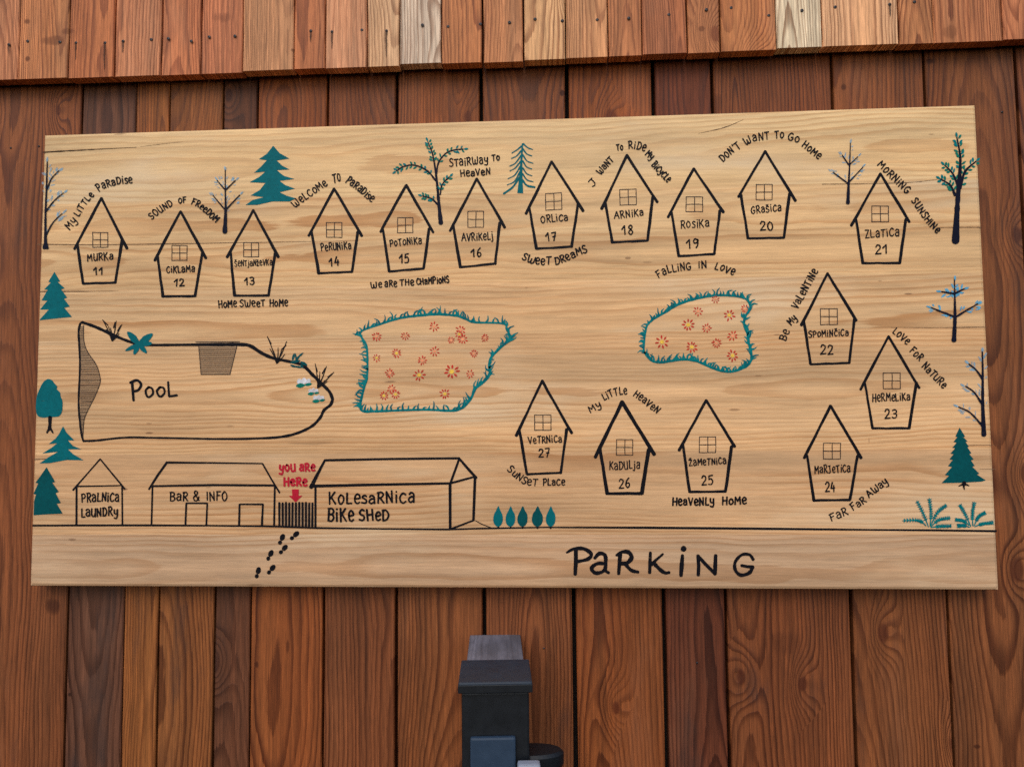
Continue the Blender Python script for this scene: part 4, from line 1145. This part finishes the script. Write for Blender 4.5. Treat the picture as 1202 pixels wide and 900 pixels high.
z = lambda pts: Zm(650, 620, 4.623, pts)
park = empty('parking_lettering', (0, 0, 0))
park.parent = sign
park['label'] = 'large black lettering reading parking'
LET = (([(70, 130), (110, 110), (165, 110), (203, 138), (185, 165), (125, 180)], [2.6, 4.2, 4.6, 4.4, 3.6], 1), ([(120, 118), (120, 180), (116, 248)], [4.6, 4.8, 4.4], 0),
                    ([(222, 160), (248, 135), (278, 145), (282, 190), (280, 225), (298, 240)], [4.2, 4.6, 4.4, 3.8], 1), ([(278, 190), (235, 190), (205, 215), (225, 240), (262, 235), (280, 215)], [4.0, 4.6, 4.0], 1),
                    ([(340, 145), (370, 127), (405, 128), (422, 155), (400, 185), (365, 190)], [2.8, 4.8, 5.2, 4.4], 1), ([(360, 140), (356, 190), (352, 245)], [4.6, 4.2, 3.6], 0), ([(385, 190), (420, 225), (458, 236)], [4.0, 4.4, 3.8], 1),
                    ([(524, 130), (522, 185), (520, 240)], [3.4, 4.0, 3.6], 0), ([(592, 138), (555, 170), (528, 196)], [2.6, 3.2, 3.8], 0), ([(540, 185), (580, 225), (605, 240), (626, 238)], [4.4, 4.6, 3.6], 1),
                    ([(698, 145), (694, 200), (690, 255)], [3.6, 5.0, 4.0], 0), ([(702, 108), (708, 112)], [6.6, 6.0], 0),
                    ([(784, 252), (786, 200), (782, 146)], [4.0, 4.2, 3.8], 0), ([(782, 148), (825, 195), (872, 242)], [3.8, 4.0, 4.0], 0), ([(874, 246), (876, 200), (878, 145)], [4.6, 4.6, 4.0], 0),
                    ([(1082, 168), (1062, 142), (1020, 142), (985, 180), (985, 225), (1015, 252), (1060, 240), (1080, 208)], [3.6, 3.4, 4.0, 4.2, 4.4], 1), ([(1080, 208), (1050, 206), (1018, 200)], [4.0, 3.4], 0))
for cnt in (2, 2, 3, 3, 2, 3, 2):
    ink = Ink(0.0005)
    for (q, wd, sm) in LET[:cnt]: ink.stroke(z(q), wd, smooth=bool(sm))
    LET = LET[cnt:]
    ink.done("letter", M_BLACK, park)

# cracks and open glue joints of the planks
for (q, wd, m) in (([(51, 179), (90, 176.8), (125, 175), (160, 173.2)], [1.8, 1.4, 0.9, 0.5], M_CRACK), ([(165, 172.4), (190, 169.4), (215, 166.6)], [0.4, 0.7, 0.3], M_SEAM),
                   ([(45, 287), (110, 287.4), (180, 286.6), (260, 285.4), (420, 282.6)], [1.3, 1.2, 1.2, 0.8, 0.3], M_SEAM), ([(1100, 267.4), (1130, 267), (1152, 267)], [0.6, 1.1, 1.2], M_SEAM),
                   ([(965, 216.4), (1010, 216), (1067, 214.4), (1100, 211)], [0.9, 0.9, 1.2, 0.5], M_SEAM), ([(47, 342.4), (90, 342.2), (140, 341.6)], [1.6, 1.2, 0.3], M_SEAM), ([(1046, 384.6), (1100, 384.6), (1158, 384)], [0.4, 1.0, 1.2], M_SEAM),
                   ([(40, 539), (65, 538.2), (95, 537.6)], [1.2, 0.9, 0.3], M_SEAM), ([(1136, 522.6), (1167, 522.2)], [0.8, 1.2], M_SEAM), ([(1150, 550.4), (1169, 550.4)], [0.4, 0.9], M_SEAM),
                   ([(820, 157), (850, 150), (872, 141)], [0.5, 1.2, 0.5], M_SEAM)):
    ink = Ink(0.0002)
    ink.stroke(q, wd, smooth=True, wob=0.25)
    ink.done("crack", m, sign)

# ---------------------------------------------------------------- the dark post below the sign
post = empty("dispenser_post", (-0.0048, WALL_Y, -1.34), R(4.7))
tag(post, "dark slate post with capped top under the sign, joined to the wall by grey timber", "post")
PZ = -0.4493 + 1.34
M_SLATE = metal("slate_blue_coated_metal", rgb(8, 14, 21), 0.5, 0.0, 0.10, 60.0, 0.4)
M_CAP = metal("skylit_slate_metal", rgb(32, 44, 58), 0.5, 0.0, 0.14, 50.0, 0.4)  # same slate as the body, colour lightened for sky light on top
M_PANEL = metal("blue_grey_panel", rgb(38, 56, 76), 0.5, 0.0, 0.08, 60.0, 0.4)
M_GREYWOOD = wood("weathered_grey_timber", spacing=0.005, late_amt=0.6, late_col=(0.6, 0.58, 0.6), knots=0.0, stain=0.4, stain_col=rgb(60, 58, 60), rough=0.8)
M_PALE = metal("pale_plastic", rgb(140, 146, 160), 0.4, 0.0, 0.05, 60.0, 0.4)
bm = bmesh.new()
uvl = bm.loops.layers.uv.new("UVMap")
add_box(bm, (-0.040, -0.134, PZ - 0.06), (0.040, -0.0005, PZ), 0.002)
tl = bm.verts.layers.float_color.new("tone"); sl = bm.verts.layers.float_vector.new("seed")
for v in bm.verts:
    v[tl] = rgb(122, 122, 134); v[sl] = (0.37, 0.005, 0.03)
uvl = bm.loops.layers.uv.verify()
for f in bm.faces:
    for l in f.loops:
        l[uvl].uv = (l.vert.co.x, l.vert.co.y + l.vert.co.z)
bm_obj("grey_timber", bm, M_GREYWOOD, post)
bm = bmesh.new(); add_box(bm, (-0.0475, -0.226, PZ - 0.013), (0.0475, -0.132, PZ + 0.0015), 0.0025)
cap = bm_obj("post_cap", bm, M_CAP, post)
bm = bmesh.new(); add_box(bm, (-0.0478, -0.2264, PZ - 0.0125), (0.0478, -0.1316, PZ - 0.002), 0.001)
bm_obj("cap_edge_shade", bm, M_SLATE, cap)  # added dark shell; its colour stands for shade round the cap edge
bm = bmesh.new(); add_box(bm, (-0.0435, -0.219, 0.0), (0.0435, -0.138, PZ - 0.0135), 0.003)
body = bm_obj("post_body", bm, M_SLATE, post)
bm = bmesh.new(); add_box(bm, (-0.0325, -0.2275, PZ - 0.30), (0.0255, -0.2195, PZ - 0.067), 0.003)
bm_obj("front_panel", bm, M_PANEL, post)
# rounded lid at the right of the post
bm = bmesh.new()
n = 40
lid = [[], [], [], []]
for i in range(n):
    a = 2 * math.pi * i / n
    ca, sa = math.cos(a), math.sin(a)
    for j, (k_, zz) in enumerate(((0.9, 0.0), (1.0, -0.004), (1.0, -0.017), (0.94, -0.022))):
        lid[j].append(bm.verts.new((0.048 + 0.042 * k_ * ca, -0.190 + 0.022 * k_ * sa, PZ - 0.098 + zz)))
for a, b_ in zip(lid, lid[1:]):
    for i in range(n): bm.faces.new((a[i], b_[i], b_[(i + 1) % n], a[(i + 1) % n]))
bm.faces.new(lid[0]); bm.faces.new(list(reversed(lid[3])))
bmesh.ops.recalc_face_normals(bm, faces=bm.faces)
bm_obj("side_lid", bm, M_SLATE, post)
bm = bmesh.new(); add_box(bm, (0.027, -0.245, PZ - 0.150), (0.056, -0.2285, PZ - 0.094), 0.004)
bm_obj("pale_spout", bm, M_PALE, post)
